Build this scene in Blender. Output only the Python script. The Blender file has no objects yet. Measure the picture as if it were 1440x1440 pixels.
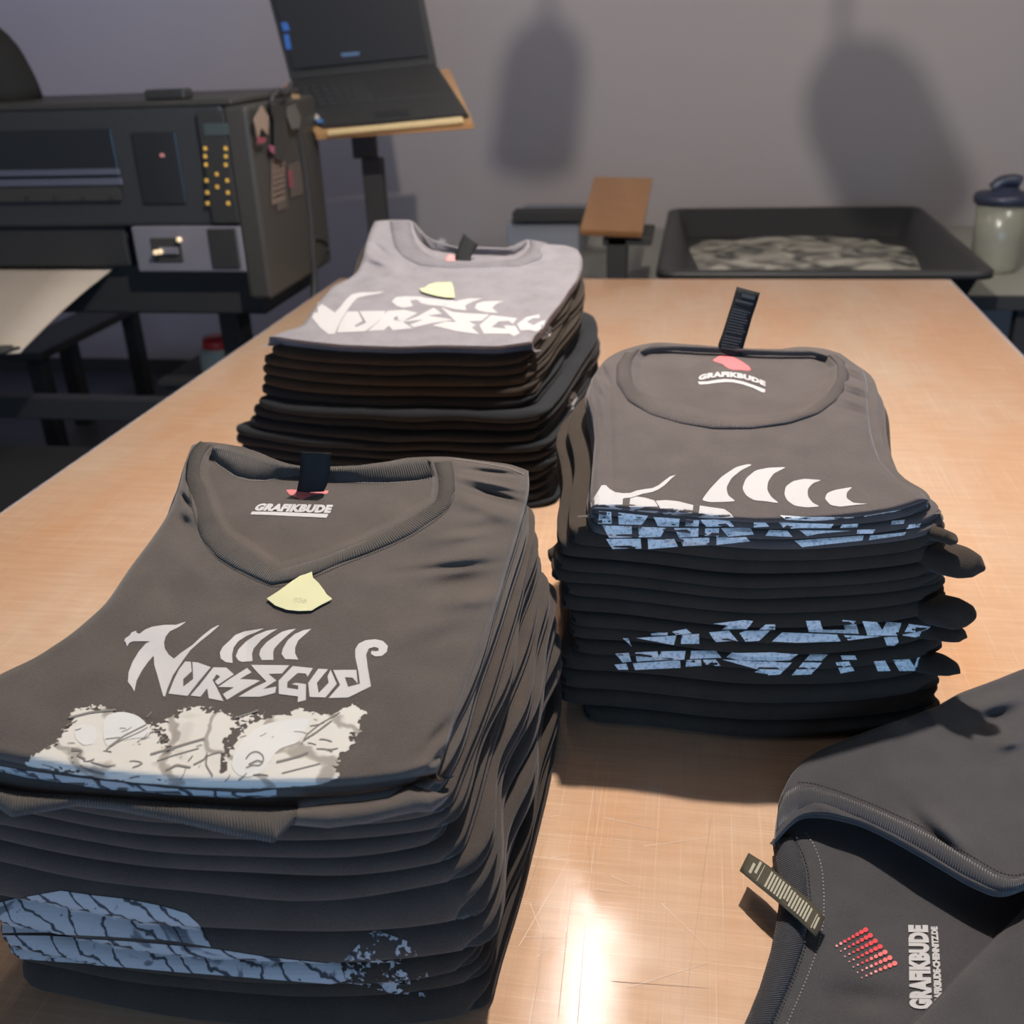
import bpy, bmesh, math, random
import numpy as np
from mathutils import Vector, Matrix
from mathutils.bvhtree import BVHTree

# ------------------------------------------------------------------ camera, world, lights, exposure
S = bpy.context.scene
C = S.collection
H = 0.75                                   # camera height over the table top (z = 0)
ROT = np.array([[0.9850225493753619, -0.04009369776015405, 0.16769935188300583],
                [0.16878934284566022, 0.42290077108583, -0.8903174128122737],
                [-0.035224067962019504, 0.905288591121598, 0.4233341845649595]])
F = 1440.0
cd = bpy.data.cameras.new('camera'); cam = bpy.data.objects.new('camera', cd); C.objects.link(cam)
M4 = Matrix([list(ROT[0]) + [0], list(ROT[1]) + [0], list(ROT[2]) + [H], [0, 0, 0, 1]])
cam.matrix_world = M4
cd.sensor_width = 36; cd.lens = 36; cd.clip_start = 0.02
cd.dof.use_dof = True; cd.dof.focus_distance = 0.98; cd.dof.aperture_fstop = 6.3
S.camera = cam
S.view_settings.view_transform = 'Standard'; S.view_settings.look = 'None'
S.view_settings.gamma = 1; S.view_settings.use_curve_mapping = False
S.view_settings.exposure = 0.0
W = bpy.data.worlds.new('world'); S.world = W; W.use_nodes = True
W.node_tree.nodes['Background'].inputs[0].default_value = (1.0, 0.88, 0.80, 1)
W.node_tree.nodes['Background'].inputs[1].default_value = 0.34

KEY = np.array([0.05, 1.50, 1.78])
def light(name, kind, loc, energy, color, **k):
    d = bpy.data.lights.new(name, kind); d.energy = energy; d.color = color
    for a, b in k.items(): setattr(d, a, b)
    o = bpy.data.objects.new(name, d); o.location = loc; C.objects.link(o); return o
def aim(o, tgt):
    o.rotation_euler = (Vector(tgt) - o.location).to_track_quat('-Z', 'Y').to_euler()
key = light('key_spot', 'POINT', KEY, 178, (1.0, 0.93, 0.86), shadow_soft_size=0.028)
bar = light('bar_light', 'AREA', (-0.24, 2.25, 1.86), 8.5, (1.0, 0.97, 0.95), shape='RECTANGLE', size=0.12, size_y=0.62)
fill_r = light('added_fill_right', 'POINT', (1.55, 3.1, 1.62), 32, (1.0, 0.93, 0.86), shadow_soft_size=0.05)  # added unseen light, lifts the wall shadows and the far table
fill_l = light('added_fill_left', 'POINT', (-0.95, 3.5, 1.62), 13, (1.0, 0.93, 0.86), shadow_soft_size=0.05)  # added unseen light, fills the back wall from the left
win = light('window_light', 'AREA', (0.5, -2.4, 0.30), 68, (0.21, 0.54, 1.0), shape='RECTANGLE', size=3.0, size_y=1.3)
aim(win, (0, 1.5, 0.2))
blu = light('left_blue_light', 'AREA', (-3.2, 3.3, 1.3), 12, (0.45, 0.55, 1.0), shape='RECTANGLE', size=0.8, size_y=0.8)
aim(blu, (-2.6, 5.1, 0.6))

# ------------------------------------------------------------------ helpers
rnd = random.Random(7)
def ray(px, py):
    px = np.asarray(px, float); py = np.asarray(py, float)
    c = np.stack([px - 720, 720 - py, np.full_like(px, -F)], -1)
    return c @ ROT.T
def at_z(px, py, z=0.0):
    d = ray(px, py); t = (np.asarray(z) - H) / d[..., 2]
    p = d * t[..., None]; p[..., 2] += H; return p
def at_y(px, py, y):
    d = ray(px, py); t = y / d[..., 1]
    p = d * np.asarray(t)[..., None]; p[..., 2] += H; return p
def at_fn(px, py, zf, extra=0.0, it=40):
    z = np.full(np.shape(px), 0.25)
    for _ in range(it):
        p = at_z(px, py, z); z = 0.5 * z + 0.5 * (zf(p[..., 0], p[..., 1]) + extra)
    return at_z(px, py, z)
def link(name, me, mat=None, parent=None):
    o = bpy.data.objects.new(name, me); C.objects.link(o)
    if mat is not None: me.materials.append(mat)
    if parent is not None: o.parent = parent
    return o
def mesh(name, v, f, mat=None, parent=None, smooth=True, uv=None):
    me = bpy.data.meshes.new(name)
    me.from_pydata([tuple(map(float, a)) for a in v], [], [tuple(map(int, a)) for a in f]); me.update()
    if smooth: me.polygons.foreach_set('use_smooth', [True] * len(me.polygons))
    if uv is not None:
        l = me.uv_layers.new(name='UVMap'); idx = np.zeros(len(me.loops), int); me.loops.foreach_get('vertex_index', idx)
        l.data.foreach_set('uv', np.asarray(uv, float)[idx].ravel())
    return link(name, me, mat, parent)
def tag(o, label=None, cat=None, group=None, kind=None):
    if label: o['label'] = label
    if cat: o['category'] = cat
    if group: o['group'] = group
    if kind: o['kind'] = kind
    return o
def thing(name, label, cat, loc=(0, 0, 0), group=None):
    o = bpy.data.objects.new(name, None); o.location = loc; o.empty_display_size = .05; C.objects.link(o)
    return tag(o, label, cat, group)
def keep(o, parent):      # parent while keeping world-space vertex data
    if parent is None: return o
    o.parent = parent; o.matrix_parent_inverse = Matrix.Translation(parent.location).inverted(); return o
def P(o, parent): return keep(o, parent)
def box(name, lo, hi, mat, parent=None, bev=0.004, seg=2):
    bm = bmesh.new(); bmesh.ops.create_cube(bm, size=1)
    lo = Vector(lo); hi = Vector(hi)
    for v in bm.verts: v.co = Vector((lo[i] + (v.co[i] + .5) * (hi[i] - lo[i]) for i in range(3)))
    if bev: bmesh.ops.bevel(bm, geom=bm.edges[:], offset=bev, segments=seg, affect='EDGES', profile=.5)
    me = bpy.data.meshes.new(name); bm.to_mesh(me); bm.free()
    o = link(name, me, mat)
    if parent is not None: P(o, parent)
    return o
def pbox(name, x0, y0, x1, y1, Y, depth, mat, parent=None, bev=0.004):
    a = at_y(x0, y0, Y); b = at_y(x1, y1, Y)
    return box(name, (a[0], Y, b[2]), (b[0], Y + depth, a[2]), mat, parent, bev)
def tube(name, pts, r, mat, parent=None, n=10, cap=True, smooth=True, sub=0):
    pts = [Vector(p) for p in pts]
    if sub:
        q = []
        for i in range(len(pts) - 1):
            p0 = pts[max(i - 1, 0)]; p1 = pts[i]; p2 = pts[i + 1]; p3 = pts[min(i + 2, len(pts) - 1)]
            for k in range(sub):
                t = k / sub
                q.append(.5 * ((2 * p1) + (-p0 + p2) * t + (2 * p0 - 5 * p1 + 4 * p2 - p3) * t * t + (-p0 + 3 * p1 - 3 * p2 + p3) * t ** 3))
        q.append(pts[-1]); pts = q
    rs = r if hasattr(r, '__len__') else [r] * len(pts)
    v = []; f = []
    up = Vector((0, 0, 1))
    for i, p in enumerate(pts):
        d = (pts[min(i + 1, len(pts) - 1)] - pts[max(i - 1, 0)]).normalized()
        if abs(d.dot(up)) > .95: up = Vector((0, 1, 0)) if abs(d.z) > .9 else Vector((0, 0, 1))
        a = d.cross(up).normalized(); b = d.cross(a)
        for k in range(n):
            t = 2 * math.pi * k / n; v.append(p + rs[i] * (math.cos(t) * a + math.sin(t) * b))
    for i in range(len(pts) - 1):
        for k in range(n):
            f.append((i * n + k, i * n + (k + 1) % n, (i + 1) * n + (k + 1) % n, (i + 1) * n + k))
    if cap: f.append(tuple(range(n))[::-1]); f.append(tuple((len(pts) - 1) * n + k for k in range(n)))
    o = mesh(name, v, f, mat, None, smooth)
    if parent is not None: P(o, parent)
    return o
def lathe(name, prof, c, mat, parent=None, n=32):
    v = []; f = []
    for r, z in prof:
        for k in range(n):
            t = 2 * math.pi * k / n; v.append((c[0] + r * math.cos(t), c[1] + r * math.sin(t), c[2] + z))
    for i in range(len(prof) - 1):
        for k in range(n): f.append((i * n + k, i * n + (k + 1) % n, (i + 1) * n + (k + 1) % n, (i + 1) * n + k))
    f.append(tuple(range(n))[::-1]); f.append(tuple((len(prof) - 1) * n + k for k in range(n)))
    o = mesh(name, v, f, mat)
    if parent is not None: P(o, parent)
    return o
def resample(pl, n, close=False):
    p = np.array(pl, float)
    if close: p = np.vstack([p, p[:1]])
    d = np.r_[0, np.cumsum(np.linalg.norm(np.diff(p, axis=0), axis=1))]
    t = np.linspace(0, d[-1], n + 1)[:-1] if close else np.linspace(0, d[-1], n)
    return np.stack([np.interp(t, d, p[:, k]) for k in range(p.shape[1])], 1)
def smooth_line(p, it=2, close=False):
    p = np.array(p, float)
    for _ in range(it):
        q = p.copy()
        if close: q = (np.roll(p, 1, 0) + 2 * p + np.roll(p, -1, 0)) / 4
        else: q[1:-1] = (p[:-2] + 2 * p[1:-1] + p[2:]) / 4
        p = q
    return p
def crop(ox, oy, s, pts): return [(ox + x / s, oy + y / s) for x, y in pts]
def noise2(x, y, seed, scale, n=7):
    r = np.random.RandomState(seed); o = 0
    for _ in range(n):
        a = r.uniform(0, 2 * np.pi); k = scale * r.uniform(.5, 1.6)
        o = o + np.sin(k * (x * np.cos(a) + y * np.sin(a)) + r.uniform(0, 6.28))
    return o / n
def inside(poly, x, y):
    poly = np.asarray(poly); r = np.zeros(np.shape(x), bool); j = len(poly) - 1
    for i in range(len(poly)):
        xi, yi = poly[i]; xj, yj = poly[j]
        c = ((yi > y) != (yj > y)) & (x < (xj - xi) * (y - yi) / (yj - yi + 1e-12) + xi)
        r ^= c; j = i
    return r
def seg_dist(pl, x, y, close=False):
    pl = np.asarray(pl, float); d = np.full(np.shape(x), 1e9); m = len(pl) if close else len(pl) - 1
    for i in range(m):
        a = pl[i]; b = pl[(i + 1) % len(pl)]; ab = b - a
        t = np.clip(((x - a[0]) * ab[0] + (y - a[1]) * ab[1]) / (ab @ ab + 1e-12), 0, 1)
        d = np.minimum(d, np.hypot(x - a[0] - t * ab[0], y - a[1] - t * ab[1]))
    return d

# ------------------------------------------------------------------ materials
def nmat(name):
    m = bpy.data.materials.new(name); m.use_nodes = True; nt = m.node_tree
    return m, nt, nt.nodes['Principled BSDF'], nt.nodes, nt.links
def plain(name, col, rough=.5, metal=0, spec=.5, emit=0, alpha=1, trans=0, coat=0, var=.06, scale=30):
    m, nt, b, N, L = nmat(name)
    tc = N.new('ShaderNodeTexCoord'); no = N.new('ShaderNodeTexNoise'); no.inputs['Scale'].default_value = scale
    no.inputs['Detail'].default_value = 4
    L.new(tc.outputs['Object'], no.inputs['Vector'])
    mx = N.new('ShaderNodeMix'); mx.data_type = 'RGBA'
    mx.inputs[6].default_value = tuple(c * (1 - var) for c in col) + (1,); mx.inputs[7].default_value = tuple(min(1, c * (1 + var)) for c in col) + (1,)
    L.new(no.outputs['Fac'], mx.inputs[0]); L.new(mx.outputs[2], b.inputs['Base Color'])
    b.inputs['Roughness'].default_value = rough; b.inputs['Metallic'].default_value = metal
    b.inputs['Specular IOR Level'].default_value = spec
    b.inputs['Transmission Weight'].default_value = trans; b.inputs['Coat Weight'].default_value = coat
    if emit: b.inputs['Emission Color'].default_value = tuple(col) + (1,); b.inputs['Emission Strength'].default_value = emit
    return m
def fabric(name, col, rib=False, sheen=.25, ribn=1.0):
    m, nt, b, N, L = nmat(name)
    tc = N.new('ShaderNodeTexCoord')
    no = N.new('ShaderNodeTexNoise'); no.inputs['Scale'].default_value = 26; no.inputs['Detail'].default_value = 5
    fi = N.new('ShaderNodeTexNoise'); fi.inputs['Scale'].default_value = 900; fi.inputs['Detail'].default_value = 2
    L.new(tc.outputs['Object'], no.inputs['Vector']); L.new(tc.outputs['Object'], fi.inputs['Vector'])
    ad = N.new('ShaderNodeMath'); ad.operation = 'MULTIPLY_ADD'; ad.inputs[1].default_value = .45
    L.new(no.outputs['Fac'], ad.inputs[0])
    ad2 = N.new('ShaderNodeMath'); ad2.operation = 'MULTIPLY_ADD'; ad2.inputs[1].default_value = .7; ad2.inputs[2].default_value = -.08
    L.new(fi.outputs['Fac'], ad2.inputs[0]); L.new(ad2.outputs[0], ad.inputs[2])
    mx = N.new('ShaderNodeMix'); mx.data_type = 'RGBA'
    mx.inputs[6].default_value = tuple(c * .45 for c in col) + (1,); mx.inputs[7].default_value = tuple(c * 1.6 for c in col) + (1,)
    L.new(ad.outputs[0], mx.inputs[0]); L.new(mx.outputs[2], b.inputs['Base Color'])
    b.inputs['Roughness'].default_value = .95; b.inputs['Specular IOR Level'].default_value = .15
    b.inputs['Sheen Weight'].default_value = sheen; b.inputs['Sheen Roughness'].default_value = .5
    b.inputs['Sheen Tint'].default_value = (1, .95, .92, 1)
    bp = N.new('ShaderNodeBump'); bp.inputs['Strength'].default_value = .5; bp.inputs['Distance'].default_value = .0012
    if rib:
        uv = N.new('ShaderNodeUVMap'); sx = N.new('ShaderNodeSeparateXYZ'); L.new(uv.outputs[0], sx.inputs[0])
        w = N.new('ShaderNodeMath'); w.operation = 'MULTIPLY'; w.inputs[1].default_value = 2 * math.pi / .0024 * ribn
        s = N.new('ShaderNodeMath'); s.operation = 'SINE'; L.new(sx.outputs[0], w.inputs[0]); L.new(w.outputs[0], s.inputs[0])
        L.new(s.outputs[0], bp.inputs['Height']); bp.inputs['Distance'].default_value = .0009; bp.inputs['Strength'].default_value = .7
    else:
        L.new(fi.outputs['Fac'], bp.inputs['Height'])
    L.new(bp.outputs[0], b.inputs['Normal'])
    return m
MF = fabric('black_jersey', (.078, .064, .056), sheen=.2)
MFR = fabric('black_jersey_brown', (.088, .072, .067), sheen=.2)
MFL = fabric('shaded_jersey_layers', (.044, .033, .025), sheen=.08)  # black jersey darkened for shaded layers, warmed against the blue light
MFB = fabric('shaded_jersey_far', (.021, .022, .025), sheen=.1)  # black jersey with the far stack's shade in its colour, cooled against warm bounce
MFM = fabric('shaded_jersey_front', (.060, .046, .038), sheen=.15)  # same black jersey, toned down for the shaded fronts of the left stack
MG = fabric('grey_jersey', (.235, .215, .228), sheen=.1)
MRIB = fabric('black_rib_knit', (.070, .060, .053), rib=True, sheen=.15)
MRIBR = fabric('brown_black_rib_knit', (.095, .078, .073), rib=True, sheen=.15)
MRIBG = fabric('grey_rib_knit', (.225, .205, .218), rib=True, sheen=.1)
MNAVY = fabric('ink_black_jersey', (.054, .050, .052))
MNRIB = fabric('ink_black_rib_knit', (.038, .038, .044), rib=True)
MPR = plain('white_print', (.47, .45, .445), .75, spec=.2, var=.04, scale=300)
MRED = plain('red_print', (.62, .06, .07), .7, spec=.2)
MPINK = plain('pale_red_print', (.70, .28, .27), .7, spec=.2)
MSTITCH = plain('stitch_thread', (.028, .026, .026), .9)
MSTITCHL = plain('light_stitch_thread', (.20, .18, .17), .9)
MTAG = plain('black_satin_tag', (.022, .022, .022), .8, spec=.15)
MTAGO = plain('olive_satin_tag', (.070, .060, .042), .8, spec=.15)
MTXT = plain('tag_text_grey', (.06, .06, .062), .8)
MTXTO = plain('tag_text_cream', (.36, .33, .25), .8)
MNOTE = plain('yellow_paper', (.56, .54, .33), .8, spec=.2)
MPENCIL = plain('pencil_line', (.38, .37, .26), .8)
MBLK = plain('black_plastic', (.034, .034, .034), .45, spec=.4)
MBLKM = plain('black_matt_metal', (.036, .036, .036), .6, spec=.3)
MDKG = plain('dark_grey_shell', (.050, .048, .044), .5, spec=.4)
MDKG2 = plain('charcoal_shell', (.040, .042, .045), .45, spec=.4)
MSIL = plain('silver_plastic', (.20, .19, .22), .4, spec=.5)
MGREYP = plain('grey_painted_metal', (.22, .23, .26), .6)
def distressed(name, lo, hi, cov=.58, scale=160, blue=False):
    m, nt, b, N, L = nmat(name)
    tc = N.new('ShaderNodeTexCoord'); no = N.new('ShaderNodeTexNoise'); no.inputs['Scale'].default_value = scale
    no.inputs['Detail'].default_value = 6; L.new(tc.outputs['Object'], no.inputs['Vector'])
    cr = N.new('ShaderNodeValToRGB'); cr.color_ramp.elements[0].position = .34; cr.color_ramp.elements[1].position = cov
    cr.color_ramp.elements[0].color = tuple(lo) + (1,); cr.color_ramp.elements[1].color = tuple(hi) + (1,)
    L.new(no.outputs['Fac'], cr.inputs[0]); L.new(cr.outputs[0], b.inputs['Base Color'])
    b.inputs['Roughness'].default_value = .8; b.inputs['Specular IOR Level'].default_value = .2
    return m
MPRD = distressed('worn_print_lifted_for_shade', (.50, .52, .55), (.86, .86, .85), .50, 260)  # worn white print, tone raised so it stays bright in shaded folds
def art(name, light_, dark, scale=9, dist=5, mixf=.8):
    m, nt, b, N, L = nmat(name)
    tc = N.new('ShaderNodeTexCoord')
    n1 = N.new('ShaderNodeTexNoise'); n1.inputs['Scale'].default_value = scale; n1.inputs['Detail'].default_value = 7; n1.inputs['Distortion'].default_value = 1.6
    wv = N.new('ShaderNodeTexWave'); wv.inputs['Scale'].default_value = scale * .9; wv.inputs['Distortion'].default_value = dist
    wv.inputs['Detail'].default_value = 4; wv.inputs['Detail Scale'].default_value = 1.2; wv.bands_direction = 'DIAGONAL'
    for q in (n1, wv): L.new(tc.outputs['Object'], q.inputs['Vector'])
    c1 = N.new('ShaderNodeValToRGB'); e = c1.color_ramp.elements
    e[0].position = 0.015; e[0].color = tuple(dark) + (1,); e[1].position = .10; e[1].color = tuple(light_) + (1,)
    L.new(wv.outputs['Fac'], c1.inputs[0])
    c2 = N.new('ShaderNodeValToRGB'); e = c2.color_ramp.elements
    e[0].position = .33; e[0].color = tuple(.45 * a + .55 * b_ for a, b_ in zip(dark, light_)) + (1,); e[1].position = .39; e[1].color = (1, .98, .94, 1)
    L.new(n1.outputs['Fac'], c2.inputs[0])
    mx = N.new('ShaderNodeMix'); mx.data_type = 'RGBA'; mx.blend_type = 'MULTIPLY'; mx.inputs[0].default_value = mixf
    L.new(c1.outputs[0], mx.inputs[6]); L.new(c2.outputs[0], mx.inputs[7]); L.new(mx.outputs[2], b.inputs['Base Color'])
    b.inputs['Roughness'].default_value = .8; b.inputs['Specular IOR Level'].default_value = .2
    # ragged, speckled border: the vertex attribute "cover" runs 0 at the border to 1 inside
    at = N.new('ShaderNodeAttribute'); at.attribute_name = 'cover'
    sp = N.new('ShaderNodeTexNoise'); sp.inputs['Scale'].default_value = 240; sp.inputs['Detail'].default_value = 5
    s2 = N.new('ShaderNodeTexNoise'); s2.inputs['Scale'].default_value = 45; s2.inputs['Detail'].default_value = 3
    L.new(tc.outputs['Object'], sp.inputs['Vector']); L.new(tc.outputs['Object'], s2.inputs['Vector'])
    av = N.new('ShaderNodeMath'); av.operation = 'ADD'; L.new(sp.outputs['Fac'], av.inputs[0]); L.new(s2.outputs['Fac'], av.inputs[1])
    hv = N.new('ShaderNodeMath'); hv.operation = 'MULTIPLY_ADD'; hv.inputs[1].default_value = 1.6; hv.inputs[2].default_value = -1.1
    L.new(av.outputs[0], hv.inputs[0])
    lt = N.new('ShaderNodeMath'); lt.operation = 'LESS_THAN'; L.new(hv.outputs[0], lt.inputs[0]); L.new(at.outputs['Fac'], lt.inputs[1])
    L.new(lt.outputs[0], b.inputs['Alpha'])
    return m
MART = art('painted_art_print', (.56, .53, .485), (.30, .27, .24), 11, 9, .25)
MARTB = art('engraved_art_print', (.36, .36, .38), (.05, .05, .06), 24, 8, .8)
def wood(name, c1, c2, scr=True):
    m, nt, b, N, L = nmat(name)
    tc = N.new('ShaderNodeTexCoord')
    def nz(sc, stretch, det=6, rough=.6):
        mp = N.new('ShaderNodeMapping'); mp.inputs['Scale'].default_value = stretch
        n = N.new('ShaderNodeTexNoise'); n.inputs['Scale'].default_value = sc; n.inputs['Detail'].default_value = det; n.inputs['Roughness'].default_value = rough
        L.new(tc.outputs['Object'], mp.inputs[0]); L.new(mp.outputs[0], n.inputs['Vector']); return n
    def ramp(n, p0, p1, a, c):
        r = N.new('ShaderNodeValToRGB'); r.color_ramp.elements[0].position = p0; r.color_ramp.elements[1].position = p1
        r.color_ramp.elements[0].color = a; r.color_ramp.elements[1].color = c; L.new(n.outputs['Fac'], r.inputs[0]); return r
    big = ramp(nz(1.6, (2.2, .8, 1)), .35, .68, tuple(c1) + (1,), tuple(c2) + (1,))
    grain = ramp(nz(9, (1.2, 9, 1)), .3, .7, (.80, .76, .72, 1), (1.0, 1.0, 1.0, 1))
    m1 = N.new('ShaderNodeMix'); m1.data_type = 'RGBA'; m1.blend_type = 'MULTIPLY'; m1.inputs[0].default_value = .55
    L.new(big.outputs[0], m1.inputs[6]); L.new(grain.outputs[0], m1.inputs[7])
    out = m1
    if scr:
        for (sc, st, p0, p1, colr, f) in ((5, (.5, 150, 1), .56, .66, (.42, .27, .20, 1), .30), (5, (140, .5, 1), .56, .66, (.45, .30, .22, 1), .28),
                                          (5, (.7, 190, 1), .62, .68, (.95, .8, .66, 1), .30), (5, (170, .6, 1), .63, .69, (.95, .8, .66, 1), .26)):
            k = ramp(nz(sc, st, 3, .5), p0, p1, (0, 0, 0, 1), (f, f, f, 1))
            mm = N.new('ShaderNodeMix'); mm.data_type = 'RGBA'; L.new(k.outputs[0], mm.inputs[0]); L.new(out.outputs[2], mm.inputs[6]); mm.inputs[7].default_value = colr
            out = mm
    L.new(out.outputs[2], b.inputs['Base Color'])
    rr = ramp(nz(14, (1, 1, 1)), .3, .7, (.10, .10, .10, 1), (.19, .19, .19, 1)); L.new(rr.outputs[0], b.inputs['Roughness'])
    bp = N.new('ShaderNodeBump'); bp.inputs['Strength'].default_value = .12; bp.inputs['Distance'].default_value = .0006
    L.new(nz(7, (1, 30, 1)).outputs['Fac'], bp.inputs['Height']); L.new(bp.outputs[0], b.inputs['Normal'])
    b.inputs['Specular IOR Level'].default_value = .5
    return m
MTABLE = wood('worn_beech_table', (.60, .335, .185), (.62, .445, .315))
MWOODS = wood('brown_board', (.26, .13, .06), (.32, .17, .08), False)
MWOODB = wood('pale_wood', (.40, .22, .10), (.5, .3, .14), False)
MCEIL = plain('dark_ceiling', (.10, .10, .10), .9)
MSIDE = plain('grey_side_wall', (.22, .21, .22), .9)
MWALL = plain('grey_white_plaster', (.36, .322, .31), .9, spec=.1, var=.03, scale=3)
MFLOOR = plain('dark_floor', (.06, .06, .065), .5, var=.2, scale=6)

# ------------------------------------------------------------------ room shell
WY = 5.1
def struct(o, *a): o['kind'] = 'structure'; return o
struct(box('floor', (-4.3, -2.6, -.95), (3.5, WY, -.90), MFLOOR, None, 0))
struct(box('wall_back', (-4.3, WY, -.90), (3.5, WY + .1, 2.0), MWALL, None, 0))
struct(box('wall_left', (-4.4, -2.6, -.90), (-4.3, WY, 2.0), MSIDE, None, 0))
struct(box('wall_right', (3.5, -2.6, -.90), (3.6, WY, 2.0), MSIDE, None, 0))
struct(box('ceiling', (-4.4, -2.6, 2.0), (3.6, WY + .1, 2.08), MCEIL, None, 0))
struct(box('baseboard_back', (-4.3, WY - .015, -.90), (3.5, WY, -.82), MDKG, None, .002))

# ------------------------------------------------------------------ main table
T = thing('work_table', 'large worn beech-coloured work table carrying the shirt stacks', 'table', (-.215, 1.4, -.9))
box('table_top', (-1.215, -.35, -.034), (.785, 3.41, 0), MTABLE, T, .0015)
ME = plain('pale_edge_banding', (.55, .50, .55), .35)
box('edge_band', (.7852, -.35, -.033), (.790, 3.41, -.0015), ME, T, .0008)
box('edge_band', (-1.220, -.35, -.033), (-1.2152, 3.41, -.0015), ME, T, .0008)
for lx in (-1.12, .63):
    for ly in (-.25, 3.25): box('leg', (lx, ly, -.9), (lx + .06, ly + .06, -.034), MBLKM, T)
for lx in (-1.12, .66): box('rail', (lx, -.19, -.12), (lx + .03, 3.25, -.034), MBLKM, T)
def scratch(a, b, w, mat):
    pa = at_z(*a, 0.0); pb = at_z(*b, 0.0); d = pb - pa; n = np.array([-d[1], d[0], 0]); n /= np.linalg.norm(n); n *= w / 2
    return [pa - n, pb - n * .3, pb + n * .3, pa + n]
MSCR = plain('fresh_scratch', (.78, .60, .46), .6); MSCRD = plain('dark_scratch', (.38, .23, .16), .6)
for nm, mt, segs in (('scratch', MSCR, [((735,1160),(786,1146)),((730,1330),(800,1210)),((738,1318),(795,1320)),((755,1345),(797,1322)),((775,1206),(825,1200)),((860,1232),(900,1250)),((796,1310),(803,1245)),((835,1250),(870,1256)),((745,1270),(762,1312)),((905,1190),(1000,1178)),((930,1270),(990,1330)),((880,1390),(1010,1350)),((850,1150),(950,1172)),((1080,720),(1081,720))]),
                     ('dark_scratch', MSCRD, [((785,1430),(805,1240)),((740,1260),(765,1185)),((828,1190),(832,1255)),((812,1440),(823,1300)),((836,1090),(838,1270)),((1000,1150),(960,1440)),((765,1312),(748,1440)),((860,1380),(1000,1390))])):
    vv = []; ff = []
    for s in segs:
        k = len(vv); vv += [q + np.array([0, 0, .0003]) for q in scratch(s[0], s[1], .0007, None)]; ff.append((k, k + 1, k + 2, k + 3))
    o = mesh(nm, vv, ff, mt, None, False); P(o, T); o['kind'] = 'stuff'

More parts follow.
